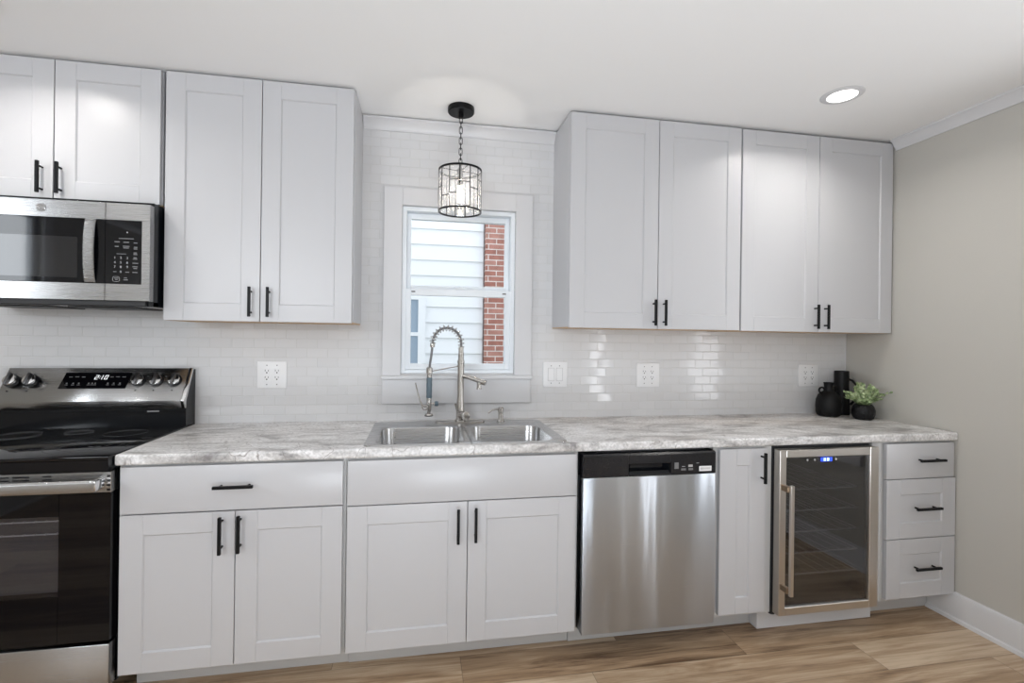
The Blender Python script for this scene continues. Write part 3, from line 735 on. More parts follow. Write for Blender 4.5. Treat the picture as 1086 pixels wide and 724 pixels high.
# spout
mb = MB(); mb.tube([(fx, fy, 1.158), (fx + 0.035, fy - 0.02, 1.150), (fx + 0.105, fy - 0.06, 1.128)], 0.0115, 16, taper=[0.012, 0.012, 0.0125])
mb.cyl((fx + 0.088, fy - 0.05, 1.112), 0.0115, 0.03, 'z', 18); mb.cyl((fx + 0.088, fy - 0.05, 1.094), 0.013, 0.008, 'z', 18, bev=0.002)
mb.tube([(fx + 0.105, fy - 0.06, 1.128), (fx + 0.118, fy - 0.067, 1.124)], 0.0145, 16)
build('spout', mb, M_NICKEL, fa)
# hose path
R_, zc, cxm = 0.0715, 1.318, fx - 0.0715
path = [Vector((fx, fy, 1.29)), Vector((fx, fy, 1.305))]
for k in range(0, 25): a = PI * k / 24; path.append(Vector((cxm + R_ * math.cos(a), fy, zc + R_ * math.sin(a) * 1.08)))
hx = 0.311
tail = [Vector((cxm - R_ - 0.001, fy, 1.30)), Vector((0.320, fy, 1.26)), Vector((0.314, fy, 1.22)), Vector((hx, fy, 1.185))]
build('hose', MB().tube(path + tail, 0.0060, 12), M_GRIP, fa)
# coil spring round the hose
def resample(pts, n):
    L = [0]
    for a, q in zip(pts, pts[1:]): L.append(L[-1] + (q - a).length)
    out = []
    for i in range(n):
        s = L[-1] * i / (n - 1); j = max(k for k in range(len(L)) if L[k] <= s + 1e-9); j = min(j, len(pts) - 2)
        f = (s - L[j]) / (L[j + 1] - L[j]); out.append(pts[j].lerp(pts[j + 1], f))
    return out
TURN, PER = 14, 16
rs = resample(path, TURN * PER + 1); coil = []
for i, p in enumerate(rs):
    t = (rs[min(i + 1, len(rs) - 1)] - rs[max(i - 1, 0)]).normalized(); n1 = t.cross(Vector((0, 1, 0))).normalized(); n2 = Vector((0, 1, 0))
    a = 2 * PI * i / PER; rr = 0.0150
    coil.append(p + (n1 * math.cos(a) + n2 * math.sin(a)) * rr)
build('spring_coil', MB().tube(coil, 0.0020, 6), M_NICKEL, fa)
build('hose_collar', MB().cyl((cxm - R_ - 0.0005, fy, 1.308), 0.0125, 0.022, 'z', 18, bev=0.003), M_NICKEL, fa)
mb = MB().lathe([(0.006, 1.20), (0.0105, 1.198), (0.0155, 1.192), (0.0155, 1.166), (0.0125, 1.163), (0.0125, 1.146), (0, 1.146)], (hx, fy, 0), 20)
build('hose_nut', mb, M_NICKEL, fa)
build('grip', MB().lathe([(0.0, 1.146), (0.0125, 1.146), (0.0145, 1.14), (0.0135, 1.12), (0.0145, 1.11), (0.0135, 1.09), (0.0145, 1.08), (0.0135, 1.06), (0.0145, 1.047), (0.0125, 1.043), (0, 1.043)], (hx, fy, 0), 20), M_RUBBER, fa)
mb = MB().lathe([(0, 1.043), (0.012, 1.043), (0.012, 0.985), (0.0085, 0.972), (0.0085, 0.966), (0.019, 0.964), (0.021, 0.958), (0, 0.958)], (hx, fy, 0), 24)
mb.tube([(hx, fy, 1.014), (hx + 0.03, fy, 1.014)], 0.0075, 14)
mb.tube([(hx, fy, 1.008), (hx - 0.02, fy, 1.003), (hx - 0.034, fy, 1.008)], 0.0065, 12)
mb.tube([(hx, fy, 0.985), (hx - 0.025, fy, 0.985), (hx - 0.036, fy, 1.0)], 0.0035, 10)
sp = build('spray_head', mb, M_NICKEL, fa)
build('spray_face', MB().cyl((hx, fy, 0.9555), 0.0215, 0.005, 'z', 24), M_BLACKPL, sp)
build('spray_knob', MB().cyl((hx + 0.037, fy, 1.014), 0.0125, 0.018, 'x', 20, bev=0.003), M_RUBBER, sp)
build('spray_lever', MB().tube([(hx - 0.034, fy, 1.005), (hx - 0.045, fy, 1.03), (hx - 0.056, fy, 1.07), (hx - 0.068, fy, 1.12)], 0.0032, 8, taper=[0.005, 0.004, 0.0032, 0.003]), M_NICKEL, sp)
mb = MB().tube([(hx + 0.012, fy, 1.178), (fx - 0.01, fy, 1.203)], 0.0032, 8); mb.cyl((hx, fy, 1.178), 0.0165, 0.008, 'z', 20); mb.cyl((fx, fy, 1.205), 0.0185, 0.010, 'z', 20)
build('support_arm', mb, M_NICKEL, fa)
# soap dispenser
sd = thing('soap_dispenser', 'small brushed nickel soap pump to the right of the faucet', 'soap dispenser', (0.676, -0.135, 0.918))
build('base', MB().lathe([(0, 0.9187), (0.02, 0.9187), (0.02, 0.924), (0.0135, 0.928), (0.0125, 0.965), (0.0145, 0.967), (0.0145, 0.988), (0.010, 0.994), (0, 0.994)], (0.676, -0.135, 0), 24), M_NICKEL, sd)
build('nozzle', MB().tube([(0.672, -0.135, 0.982), (0.650, -0.137, 0.983), (0.625, -0.142, 0.977), (0.608, -0.145, 0.964)], 0.0045, 10, taper=[0.006, 0.005, 0.0045, 0.004]), M_NICKEL, sd)

# ================================================================== dishwasher
dw = thing('dishwasher', 'stainless dishwasher with black control strip under the countertop', 'dishwasher', (1.24, -0.35, 0))
build('body', B(0.936, 1.546, -0.60, -0.04, 0.112, 0.868), M_BLACKPL, dw)
mb = MB(); mb.box(0.9365, 1.5435, -0.652, -0.6, 0.112, 0.768, 0.003, 2)
build('door', B(0.9375, 1.5435, -0.662, -0.601, 0.113, 0.7685, 0.003, 2), M_STEEL_DW, dw)
mb = MB()
px0, px1, pz0, pz1 = 1.138, 1.330, 0.777, 0.822
mb.box(0.9375, px0, -0.664, -0.601, 0.7705, 0.858, 0.002); mb.box(px1, 1.5435, -0.664, -0.601, 0.7705, 0.858, 0.002)
mb.box(px0, px1, -0.664, -0.601, pz1, 0.858, 0.002); mb.box(px0, px1, -0.664, -0.601, 0.7705, pz0, 0.002)
mb.extrude_poly([(-0.664, 0.858), (-0.655, 0.866), (-0.601, 0.866), (-0.601, 0.858)], 'x', 0.9375, 1.5435)
cs = build('control_strip', mb, M_BLACKPL, dw)
mb = MB(); mb.box(px0, px1, -0.628, -0.618, pz0, pz1); mb.extrude_poly([(-0.662, pz0), (-0.655, pz0 + 0.012), (-0.628, pz0 + 0.003), (-0.628, pz0)], 'x', px0, px1)
mb.extrude_poly([(px0, -0.664), (px0 + 0.02, -0.63), (px0, -0.63)], 'z', pz0, pz1); mb.extrude_poly([(px1, -0.664), (px1, -0.63), (px1 - 0.02, -0.63)], 'z', pz0, pz1)
build('pocket_handle', mb, M_BLACKEN, dw)
mb = MB(); mb.box(1.347, 1.366, -0.6648, -0.664, 0.795, 0.822); build('indicator', mb, M_DIMMARK, cs)
mb = MB()
for x_ in (1.378, 1.412): mb.box(x_, x_ + 0.022, -0.6655, -0.664, 0.787, 0.796, 0.0007)
build('button', mb, M_DIMMARK, cs)
mb = MB(); mb.box(1.382, 1.396, -0.6648, -0.664, 0.803, 0.805); mb.box(1.412, 1.432, -0.6648, -0.664, 0.801, 0.811); mb.box(1.45, 1.462, -0.6648, -0.664, 0.816, 0.818); build('legend', mb, M_GREYMARK, cs)
mb = MB(); mb.box(1.463, 1.522, -0.6652, -0.664, 0.781, 0.803, 0.0005); bd = build('badge', mb, M_PLASTIC, cs)
mb = MB()
for k in range(9): mb.box(1.469 + k * 0.0054, 1.472 + k * 0.0054, -0.6656, -0.6651, 0.788, 0.797)
build('badge_lettering', mb, M_GREYMARK, bd)
build('mounting_tab', MB().box(1.00, 1.50, -0.635, -0.60, 0.8690, 0.8735), M_DARK, dw)
tk = build('toe_kick', B(0.9275, 1.5555, -0.512, -0.497, 0.001, 0.111), M_CARC, dw); tk['label'] = 'white toe kick board below the door'

# ================================================================== wine cooler
wc = thing('wine_cooler', 'glass door stainless framed wine cooler with blue display', 'wine cooler', (2.11, -0.35, 0))
mb = MB(); X0, X1, Z0, Z1 = 1.858, 2.386, 0.105, 0.868; t_ = 0.03
mb.box(X0, X0 + t_, -0.612, -0.05, Z0, Z1); mb.box(X1 - t_, X1, -0.612, -0.05, Z0, Z1); mb.box(X0 + t_, X1 - t_, -0.612, -0.05, Z1 - 0.02, Z1); mb.box(X0 + t_, X1 - t_, -0.612, -0.05, Z0, Z0 + 0.04); mb.box(X0 + t_, X1 - t_, -0.09, -0.05, Z0 + 0.04, Z1 - 0.02)
mb.cyl((X0 + 0.02, -0.60, 0.099), 0.014, 0.012, 'z', 16)
build('body', mb, M_DARK, wc)
gx0, gx1, gz0, gz1 = 1.893, 2.336, 0.150, 0.826; fy0, fy1 = -0.667, -0.628
dx0, dx1, dz0, dz1 = 1.860, 2.384, 0.115, 0.860
dr = thing_door = build('door', MB().box(dx0, gx0, fy0, fy1, dz0, dz1, 0.002).box(gx1, dx1, fy0, fy1, dz0, dz1, 0.002).box(gx0, gx1, fy0, fy1, gz1, dz1, 0.002).box(gx0, gx1, fy0, fy1, dz0, gz0, 0.002), M_WARM, wc)
build('door_glass', B(gx0 - 0.001, gx1 + 0.001, -0.660, -0.655, gz0 - 0.001, gz1 + 0.001), M_WINEPANE, dr, smooth=False)
build('door_gasket', MB().box(gx0 - 0.0, gx0 + 0.004, -0.654, -0.6285, gz0, gz1).box(gx1 - 0.014, gx1, -0.654, -0.6285, gz0, gz1).box(gx0, gx1, -0.654, -0.6285, gz1 - 0.008, gz1).box(gx0, gx1, -0.654, -0.6285, gz0, gz0 + 0.006), M_DARK, dr)
h_ = build('handle', MB().box(1.872, 1.889, -0.722, -0.708, 0.228, 0.715, 0.002), M_WARM, dr)
h_['label'] = 'long warm steel bar handle'
build('handle_bracket', MB().box(1.865, 1.883, -0.7085, -0.6665, 0.682, 0.708, 0.002).box(1.865, 1.883, -0.7085, -0.6665, 0.236, 0.262, 0.002), mat('bronze_bracket', (0.36, 0.27, 0.19), 0.3, metal=1), dr)
# shelves: wire racks
def rack(x0, x1, y0, y1, z, nb, r=0.0022):
    mb = MB()
    mb.tube([(x0, y0, z), (x1, y0, z), (x1, y1, z), (x0, y1, z)], r * 1.3, 6, closed=True)
    for i in range(nb):
        x = x0 + (x1 - x0) * (i + 0.5) / nb; mb.tube([(x, y0, z), (x, y1, z)], r, 6)
    return mb
for z in (0.655, 0.555, 0.455, 0.355, 0.255): build('shelf', rack(1.889, 2.351, -0.585, -0.12, z, 8, 0.0013).box(1.889, 2.351, -0.592, -0.584, z - 0.002, z + 0.003, 0.001), M_SHELFD, wc)
dsp = build('display', B(2.075, 2.135, -0.6612, -0.6602, 0.802, 0.820), M_BLUE, wc)
SEG = {'0': 'abcdef', '1': 'bc', '2': 'abged', '3': 'abgcd', '8': 'abcdefg', '5': 'afgcd'}
def seven(mb, ch, x, z, w, h, y0, y1, t, mx=None, slant=0.0):
    seg = {'a': (0, w, h - t, h), 'g': (0, w, h / 2 - t / 2, h / 2 + t / 2), 'd': (0, w, 0, t), 'f': (0, t, h / 2, h), 'b': (w - t, w, h / 2, h), 'e': (0, t, 0, h / 2), 'c': (w - t, w, 0, h / 2)}
    for s in SEG[ch]:
        a, b_, c_, d_ = seg[s]; sl = slant * (c_ + d_) / 2
        mb.box(x + a + sl, x + b_ + sl, y0, y1, z + c_, z + d_, mx=mx)
mb = MB(); seven(mb, '3', 2.089, 0.805, 0.0105, 0.0125, -0.6622, -0.6613, 0.0026); seven(mb, '8', 2.107, 0.805, 0.0105, 0.0125, -0.6622, -0.6613, 0.0026)
build('digits', mb, M_BLUED, dsp)
mb = MB()
for x_ in (2.005, 2.043, 2.155): mb.cyl((x_, -0.661, 0.811), 0.005, 0.001, 'y', 16)
build('touch_button', mb, M_GREYMARK, wc)
tag(build('plinth', B(1.832, 2.458, -0.565, -0.05, 0.001, 0.092, 0.0015), M_TRIM, origin=(2.13, -0.3, 0)), 'low white plinth box under the wine cooler', 'plinth')

# ================================================================== range
rg = thing('range', 'freestanding stainless electric range with black glass oven door', 'range', (-1.186, -0.35, 0))
RX0, RX1 = -1.567, -0.806
build('body', MB().box(RX0, RX1, -0.612, -0.025, 0.09, 0.904, 0.002), M_BLACKEN, rg)
mb = MB()
for x_ in (RX0 + 0.05, RX1 - 0.05):
    for y_ in (-0.58, -0.08): mb.cyl((x_, y_, 0.045), 0.018, 0.088, 'z', 14)
build('leveling_foot', mb, M_BLACKPL, rg)
mb = MB(); mb.box(RX0, RX1 , -0.675, -0.105, 0.9045, 0.9175, 0.002, 2); ck = build('cooktop', mb, M_COOK, rg)
build('cooktop_front', MB().extrude_poly([(-0.676, 0.9040), (-0.672, 0.866), (-0.613, 0.866), (-0.613, 0.9040)], 'x', RX0, RX1 ), M_BLACKEN, rg)
def ring_print(cx, cy, r): return MB().lathe([(r - 0.0014, 0.9176), (r - 0.0014, 0.9179), (r + 0.0014, 0.9179), (r + 0.0014, 0.9176)], (cx, cy, 0), 72)
for (a, b_, r) in ((-0.985, -0.50, 0.115), (-0.985, -0.50, 0.075), (-0.985, -0.235, 0.078), (-1.39, -0.50, 0.095), (-1.39, -0.235, 0.078), (-1.19, -0.19, 0.05)):
    build('burner_ring', ring_print(a, b_, r), M_RING, ck)
# backguard: black riser, steel control panel leaning back
mb = MB(); mb.extrude_poly([(-0.104, 0.905), (-0.104, 1.0), (-0.102, 1.04), (-0.026, 1.178), (-0.012, 1.178), (-0.012, 0.905)], 'x', RX0 + 0.003, RX1 - 0.001)
mb.box(RX0 + 0.003, RX1 - 0.001, -0.112, -0.10, 0.988, 0.994, 0.001)
build('backguard', mb, M_BLACKEN, rg)
P0, P1 = Vector((0, -0.122, 1.040)), Vector((0, -0.040, 1.184)); sl = (P1 - P0).normalized()
nm = Vector((0, -sl.z, sl.y)); SLEN = (P1 - P0).length
PM = Matrix(((1, 0, 0, 0), (0, -nm.y, sl.y, P0.y), (0, -nm.z, sl.z, P0.z), (0, 0, 0, 1)))   # local (x, depth, s) -> world
mb = MB(); mb.extrude_poly([(-0.122, 1.040), (-0.040, 1.184), (-0.027, 1.184), (-0.027, 1.179), (-0.102, 1.04), (-0.102, 1.003), (-0.108, 1.003)], 'x', RX0 + 0.006, RX1 - 0.018, 0.0008)
pn = build('control_panel', mb, M_STEEL, rg)
mb = MB(); mb.extrude_poly([(-0.124, 1.040), (-0.040, 1.186), (-0.025, 1.186), (-0.100, 1.04), (-0.102, 1.003), (-0.110, 1.003)], 'x', RX1 - 0.018, RX1 - 0.001, 0.0015)
ec = build('end_cap', mb, M_CHROME, rg)
s0, s1 = 0.062, 0.142
dp = build('display_panel', MB().extrude_poly([(-1.338, s0), (-1.068, s0), (-1.058, s1), (-1.328, s1)], 'y', -0.0012, 0.0), M_BLACKGLASS, None)
dp.data.transform(PM); dp.data.transform(Matrix.Translation(-wloc(rg))); dp.parent = rg
mb = MB(); seven(mb, '2', -1.207, 0.107, 0.013, 0.022, -0.0022, -0.0014, 0.0030, PM, 0.2); seven(mb, '1', -1.189, 0.107, 0.013, 0.022, -0.0022, -0.0014, 0.0030, PM, 0.2); seven(mb, '0', -1.168, 0.107, 0.013, 0.022, -0.0022, -0.0014, 0.0030, PM, 0.2)
mb.box(-1.1863, -1.1835, -0.0022, -0.0014, 0.121, 0.124, mx=PM); mb.box(-1.1878, -1.185, -0.0022, -0.0014, 0.112, 0.115, mx=PM)
build('digits', mb, M_LED, dp)
mb = MB()
for x_, s_, w_ in ((-1.303, 0.118, 0.014), (-1.278, 0.119, 0.016), (-1.252, 0.118, 0.014), (-1.137, 0.118, 0.014), (-1.113, 0.119, 0.016), (-1.087, 0.118, 0.014)):
    mb.box(x_ - w_ / 2, x_ + w_ / 2, -0.0018, -0.0012, s_, s_ + 0.0032, mx=PM)
for x_ in (-1.310, -1.284, -1.262, -1.222, -1.208, -1.196, -1.145, -1.121, -1.096):
    mb.box(x_ - 0.003, x_ + 0.003, -0.0018, -0.0012, 0.085, 0.091, mx=PM); mb.box(x_ - 0.006, x_ + 0.006, -0.0018, -0.0012, 0.079, 0.0815, mx=PM)
build('legend', mb, M_DIMMARK, dp)
KM = [(-1.527, 0.1), (-1.452, 0.1), (-1.020, 0.1), (-0.945, 0.1), (-0.868, 0.1)]
for kx, ks in KM:
    kb = build('control_knob', MB().cyl((kx, -0.005, ks), 0.0300, 0.010, 'y', 32, bev=0.002, mx=PM), M_BLACKPL, rg)
    b = MB().cyl((kx, -0.017, ks), 0.0255, 0.014, 'y', 32, bev=0.004, mx=PM)
    cap = build('knob_face', b, M_CHROME, kb)
    b = MB(); g = Matrix.Translation((kx, 0, ks)) @ Matrix.Rotation(0.08, 4, 'Y')
    b.box(-0.0055, 0.0055, -0.036, -0.02, -0.0265, 0.0265, 0.002, 2, mx=PM @ g); build('knob_grip', b, M_GRIP, kb)
mb = MB()
for kx, ks in KM:
    mb.cyl((kx - 0.004, -0.0006, ks - 0.048), 0.003, 0.0008, 'y', 12, mx=PM)
build('knob_mark', mb, M_BLACKPL, pn)
mb = MB()
for kx, ks in KM:
    mb.box(kx - 0.004, kx + 0.010, -0.0008, 0, ks + 0.036, ks + 0.039, mx=PM); mb.box(kx + 0.028, kx + 0.036, -0.0008, 0, ks + 0.022, ks + 0.0245, mx=PM)
build('panel_legend', mb, M_DIMMARK, pn)
mb = MB()     # the small legend on the riser
for k in range(6): mb.box(-0.965 + k * 0.0085, -0.9585 + k * 0.0085, -0.1128, -0.112, 0.9885, 0.9935 )
build('riser_legend', mb, M_GREYMARK, rg)
# oven door
oz0, oz1 = 0.262, 0.860; oy0, oy1 = -0.655, -0.614
wx0, wx1, wz0_, wz1_ = -1.405, -0.968, 0.428, 0.708
mb = MB(); mb.box(RX0, wx0, oy0, oy1, oz0, 0.785, 0.001); mb.box(wx1, RX1 - 0.002, oy0, oy1, oz0, 0.785, 0.001); mb.box(wx0, wx1, oy0, oy1, wz1_, 0.785); mb.box(wx0, wx1, oy0, oy1, oz0, wz0_)
od = build('oven_door', mb, M_BLACKGLASS, rg)
build('oven_window', B(wx0, wx1, oy0 + 0.0006, oy0 + 0.004, wz0_, wz1_), M_OVENPANE, od, smooth=False)
mb = MB(); mb.box(wx0, wx1, oy1 - 0.003, oy1 - 0.001, wz0_, wz1_)
build('oven_liner', mb, mat('oven_liner_enamel', (0.09, 0.09, 0.095), 0.5), od)
for z in (0.685, 0.640):
    mb = MB()
    mb.tube([(wx0 + 0.003, -0.632, z), (wx1 - 0.003, -0.632, z)], 0.0022, 6)
    for k in range(13): x_ = wx0 + 0.02 + k * 0.0333; mb.cyl((x_, -0.636, z + 0.002), 0.0028, 0.008, 'y', 8)
    build('oven_rack', mb, M_SHELF, od)

# steel strip with vent slots at the head of the door
mb = MB(); mb.box(RX0, RX1 - 0.001, oy0 - 0.001, oy1, 0.786, 0.860, 0.0015)
hs = build('door_head_strip', mb, M_STEEL, od)
mb = MB()
for (a, b_) in ((-1.17, -1.117), (-1.107, -1.056), (-1.018, -0.990), (-1.30, -1.247), (-1.237, -1.186)):
    for z in (0.846, 0.835): mb.box(a, b_, oy0 - 0.0018, oy0 - 0.001, z, z + 0.005)
build('vent_slot', mb, M_BLACKPL, hs)
mb = MB()
for k in range(4): mb.box(RX1 - 0.014, RX1 - 0.003, oy0 - 0.0018, oy0 - 0.001, 0.792 + k * 0.016, 0.800 + k * 0.016)
build('side_vent', mb, M_BLACKPL, hs)
hd = build('door_handle', MB().extrude_poly([(-0.712, 0.803), (-0.716, 0.810), (-0.716, 0.836), (-0.710, 0.844), (-0.698, 0.844), (-0.696, 0.836), (-0.696, 0.806), (-0.700, 0.803)], 'x', -1.545, -0.826, 0.001), M_STEEL, od)
build('handle_bracket', MB().box(-0.844, -0.822, -0.714, -0.656, 0.807, 0.842, 0.004, 2).box(-1.549, -1.527, -0.714, -0.656, 0.807, 0.842, 0.004, 2), M_CHROME, hd)
build('storage_drawer', MB().box(RX0, RX1 - 0.002, oy0, oy1, 0.095, 0.250, 0.004, 2), M_STEEL, rg)

# ================================================================== microwave
mw = thing('microwave', 'stainless over the range microwave with black glass front', 'microwave', (-1.2, -0.2, 1.47))
MX0, MX1, MZ0, MZ1, MY = -1.590, -0.821, 1.478, 1.869, -0.400
mb = MB(); mb.box(MX0 + 0.004, MX1 - 0.001, -0.368, -0.012, 1.457, 1.884, 0.002)
mb.box(MX0 + 0.004, MX1 - 0.001, -0.375, -0.33, 1.4575, 1.4765)
build('body', mb, M_BLACKEN, mw)
build('vent_grille', MB().box(MX0 + 0.02, MX1 - 0.02, -0.388, -0.376, 1.460, 1.4765).box(MX0 + 0.1, MX0 + 0.35, -0.30, -0.08, 1.453, 1.4565).box(MX1 - 0.35, MX1 - 0.1, -0.30, -0.08, 1.453, 1.4565), M_DARK, mw)
DX = -0.981; bz0, bz1 = 1.546, 1.801
mb = MB(); mb.box(MX0, DX - 0.0008, MY, -0.369, bz1, MZ1, 0.001); mb.box(MX0, DX - 0.0008, MY, -0.369, MZ0, bz0, 0.001); mb.box(MX0, MX0 + 0.035, MY, -0.369, bz0, bz1)
md = build('door', mb, M_STEEL_MW, mw)
build('door_glass', B(MX0 + 0.035, DX - 0.0008, MY - 0.0004, -0.37, bz0, bz1, 0.0006), M_BLACKGLASS, md)
mb = MB()   # lighter screened window field
mb.box(MX0 + 0.1, -1.078, MY - 0.0009, MY - 0.0005, 1.566, 1.727)
build('window_screen', mb, mat('dark_window_screen', (0.012, 0.012, 0.013), 0.05, spec=0.4), md)
# curved handle strap
mb = MB(); N = 14; prev = None
prof = [(-1.052 + 0.004 * 0, 0)]
b = bmesh.new(); rows = []
for i in range(N + 1):
    f = i / N; z = 1.549 + (1.800 - 1.549) * f; o = -0.005 - 0.013 * math.sin(PI * f) ** 0.7
    y = MY + o; x0, x1 = -1.051, -1.012; e = 0.004
    rows.append([b.verts.new(p) for p in ((x0, y + 0.006, z), (x0, y + 0.001, z), (x0 + e, y - 0.003, z), (x1 - e, y - 0.003, z), (x1, y + 0.001, z), (x1, y + 0.006, z))])
for A, C in zip(rows, rows[1:]):
    for k in range(6): b.faces.new((A[k], A[(k + 1) % 6], C[(k + 1) % 6], C[k]))
b.faces.new(rows[0]); b.faces.new(rows[-1][::-1]); bmesh.ops.recalc_face_normals(b, faces=b.faces[:])
mb.bm.free(); mb.bm = b; build('door_handle', mb, M_STEEL_MW, md)
mb = MB(); mb.cyl((-1.204, MY - 0.0008, 1.836), 0.0165, 0.0016, 'y', 36)
em = build('emblem', mb, mat('emblem_grey', (0.20, 0.20, 0.20), 0.45), md)
mb = MB(); mb.tube([(-1.204 + 0.0135 * math.cos(a), MY - 0.0018, 1.836 + 0.0135 * math.sin(a)) for a in [2 * PI * k / 30 for k in range(30)]], 0.0007, 5, closed=True)
for cx_, sg in ((-1.2085, 1), (-1.1995, -1)):
    mb.tube([(cx_ + sg * 0.0045 * math.cos(a) * (1 - a / 12), MY - 0.0018, 1.836 + 0.0075 * math.sin(a) * (1 - a / 14)) for a in [0.5 + 5.2 * k / 16 for k in range(17)]], 0.0007, 5)
build('emblem_script', mb, M_CHROME, em)
# control side
mb = MB(); mb.box(DX + 0.0008, MX1, MY, -0.369, bz1, MZ1, 0.001); mb.box(DX + 0.0008, MX1, MY, -0.369, MZ0, bz0, 0.001); mb.box(-0.850, MX1, MY, -0.369, bz0, bz1)
build('control_frame', mb, M_STEEL_MW, mw)
cp = build('control_panel', B(DX + 0.0008, -0.850, MY - 0.0004, -0.37, bz0, bz1, 0.0006), M_BLACKGLASS, mw)
def kx_(u): return -0.956 + (u - 119) * 0.00335
def kz_(v): return 1.729 - (v - 252) * 0.00374
def text_mesh(s, size, cx, y, cz):
    cu = bpy.data.curves.new('txt', 'FONT'); cu.body = s; cu.size = size; cu.align_x = 'CENTER'; cu.align_y = 'CENTER'; cu.extrude = 0.0002
    o = bpy.data.objects.new('txt', cu); COL.objects.link(o)
    dg = bpy.context.evaluated_depsgraph_get(); dg.update()
    me = bpy.data.meshes.new_from_object(o.evaluated_get(dg)); bpy.data.objects.remove(o); bpy.data.curves.remove(cu)
    me.transform(Matrix.Translation((cx, y, cz)) @ Matrix.Rotation(PI / 2, 4, 'X'))
    return me
mb = MB(); yk = MY - 0.0008
digs = [['1', '2', '3'], ['4', '5', '6'], ['7', '8', '9'], ['', '0', '']]
for r, v in enumerate((273.2, 278.1, 282.9, 288.1)):
    for cI, u in enumerate((122.1, 128.5, 135.4)):
        if digs[r][cI]:
            me = text_mesh(digs[r][cI], 0.013, kx_(u), yk, kz_(v)); mb.bm.from_mesh(me); bpy.data.meshes.remove(me)
build('keypad_digits', mb, M_GREYMARK, cp)
mb = MB()
def bar(u0, u1, v, h=0.9): mb.box(kx_(u0), kx_(u1), MY - 0.0010, MY - 0.0005, kz_(v) - h * 0.0018, kz_(v) + h * 0.0018)
for q in ((126, 142, 252.3, 0.8), (121.5, 127, 256), (131, 137, 256.2), (142, 146, 256.6), (121.8, 126, 261), (130.5, 137.5, 260.5), (131, 137, 262.3), (142.2, 146, 261.2), (142.2, 146, 263), (142, 145.5, 267.3), (142, 146, 269), (124, 134, 268.9, 0.7), (142, 145.5, 272.4), (141.5, 146, 274), (141, 147, 278.4), (141, 146.5, 282.2), (142, 146, 284), (141, 146.5, 288.3), (120.5, 124, 288.1), (133.5, 137.5, 288.3), (121.5, 126.5, 295), (122.5, 125.5, 296.5), (132, 135.3, 294.5), (131.5, 136, 296.5)): bar(*q)
build('keypad_legend', mb, M_DIMMARK, cp)
mb = MB(); a0_, a1_, c0_, c1_ = kx_(120), kx_(127.3), kz_(298.6), kz_(293.3)
mb.tube([(p[0], MY - 0.0009, p[1]) for p in rrect(a0_, a1_, c0_, c1_, 0.007, 5)], 0.0006, 5, closed=True); mb.cyl((kx_(135), MY - 0.0008, kz_(245.6)), 0.0025, 0.0006, 'y', 14)
build('start_button', mb, M_GREYMARK, cp)

# ================================================================== outlets and switch
def plate(name, label, x0, x1, z0, z1, group=None):
    cx, cz = (x0 + x1) / 2, (z0 + z1) / 2
    t = thing(name, label, 'switch' if 'switch' in name else 'outlet', (cx, TY, cz))
    build('wall_plate', B(x0, x1, TY - 0.0065, TY - 0.0005, z0, z1, 0.0022, 2), M_PLASTIC, t)
    return t, cx, cz
M_SLOT = mat('dark_slot', (0.03, 0.03, 0.03), 0.6)
def outlet(label, x0, x1, z0, z1):
    t, cx, cz = plate('wall_outlet', label, x0, x1, z0, z1)
    for s in (-1, 1):
        ox = cx + s * 0.0235
        r = build('receptacle', B(ox - 0.0165, ox + 0.0165, TY - 0.0078, TY - 0.0064, cz - 0.034, cz + 0.034, 0.0006), M_PLASTIC, t)
        mb = MB()
        for q in (-1, 1):
            oz = cz + q * 0.0165
            mb.box(ox - 0.0085, ox - 0.0062, TY - 0.0084, TY - 0.0077, oz + 0.001, oz + 0.0095); mb.box(ox + 0.0055, ox + 0.0078, TY - 0.0084, TY - 0.0077, oz + 0.001, oz + 0.0085)
            mb.cyl((ox, TY - 0.008, oz - 0.0055), 0.0034, 0.0008, 'y', 12)
        build('slot', mb, M_SLOT, r)
        mb = MB()
        for q in (-1, 1): mb.cyl((ox, TY - 0.0069, cz + q * 0.0475), 0.0028, 0.0012, 'y', 12)
        build('screw', mb, M_DIMMARK, t)
outlet('white four socket outlet plate left of the window, under the left wall cabinet', -0.528, -0.391, 1.083, 1.217)
outlet('white four socket outlet plate on the tile midway above the dishwasher', 1.477, 1.615, 1.080, 1.215)
outlet('white four socket outlet plate beside the black vases', 2.526, 2.661, 1.078, 1.210)
t, cx, cz = plate('light_switch', 'white double rocker switch plate right of the window', 0.930, 1.066, 1.082, 1.220)
for s in (-1, 1):
    ox = cx + s * 0.0235
    mb = MB(); mb.extrude_poly([(TY - 0.0064, cz - 0.034), (TY - 0.0095, cz - 0.033), (TY - 0.0075, cz), (TY - 0.0085, cz + 0.033), (TY - 0.0064, cz + 0.034)], 'x', ox - 0.0165, ox + 0.0165)
    build('rocker', mb, M_PLASTIC, t)
    build('rocker_frame', MB().box(ox - 0.0185, ox - 0.0168, TY - 0.0072, TY - 0.0064, cz - 0.036, cz + 0.036).box(ox + 0.0168, ox + 0.0185, TY - 0.0072, TY - 0.0064, cz - 0.036, cz + 0.036).box(ox - 0.0185, ox + 0.0185, TY - 0.0072, TY - 0.0064, cz + 0.0345, cz + 0.036).box(ox - 0.0185, ox + 0.0185, TY - 0.0072, TY - 0.0064, cz - 0.036, cz - 0.0345), M_GAP, t)
mb = MB()
for s in (-1, 1):
    for q in (-1, 1): mb.cyl((cx + s * 0.0235, TY - 0.0069, cz + q * 0.0475), 0.0028, 0.0012, 'y', 12)
build('screw', mb, M_DIMMARK, t)

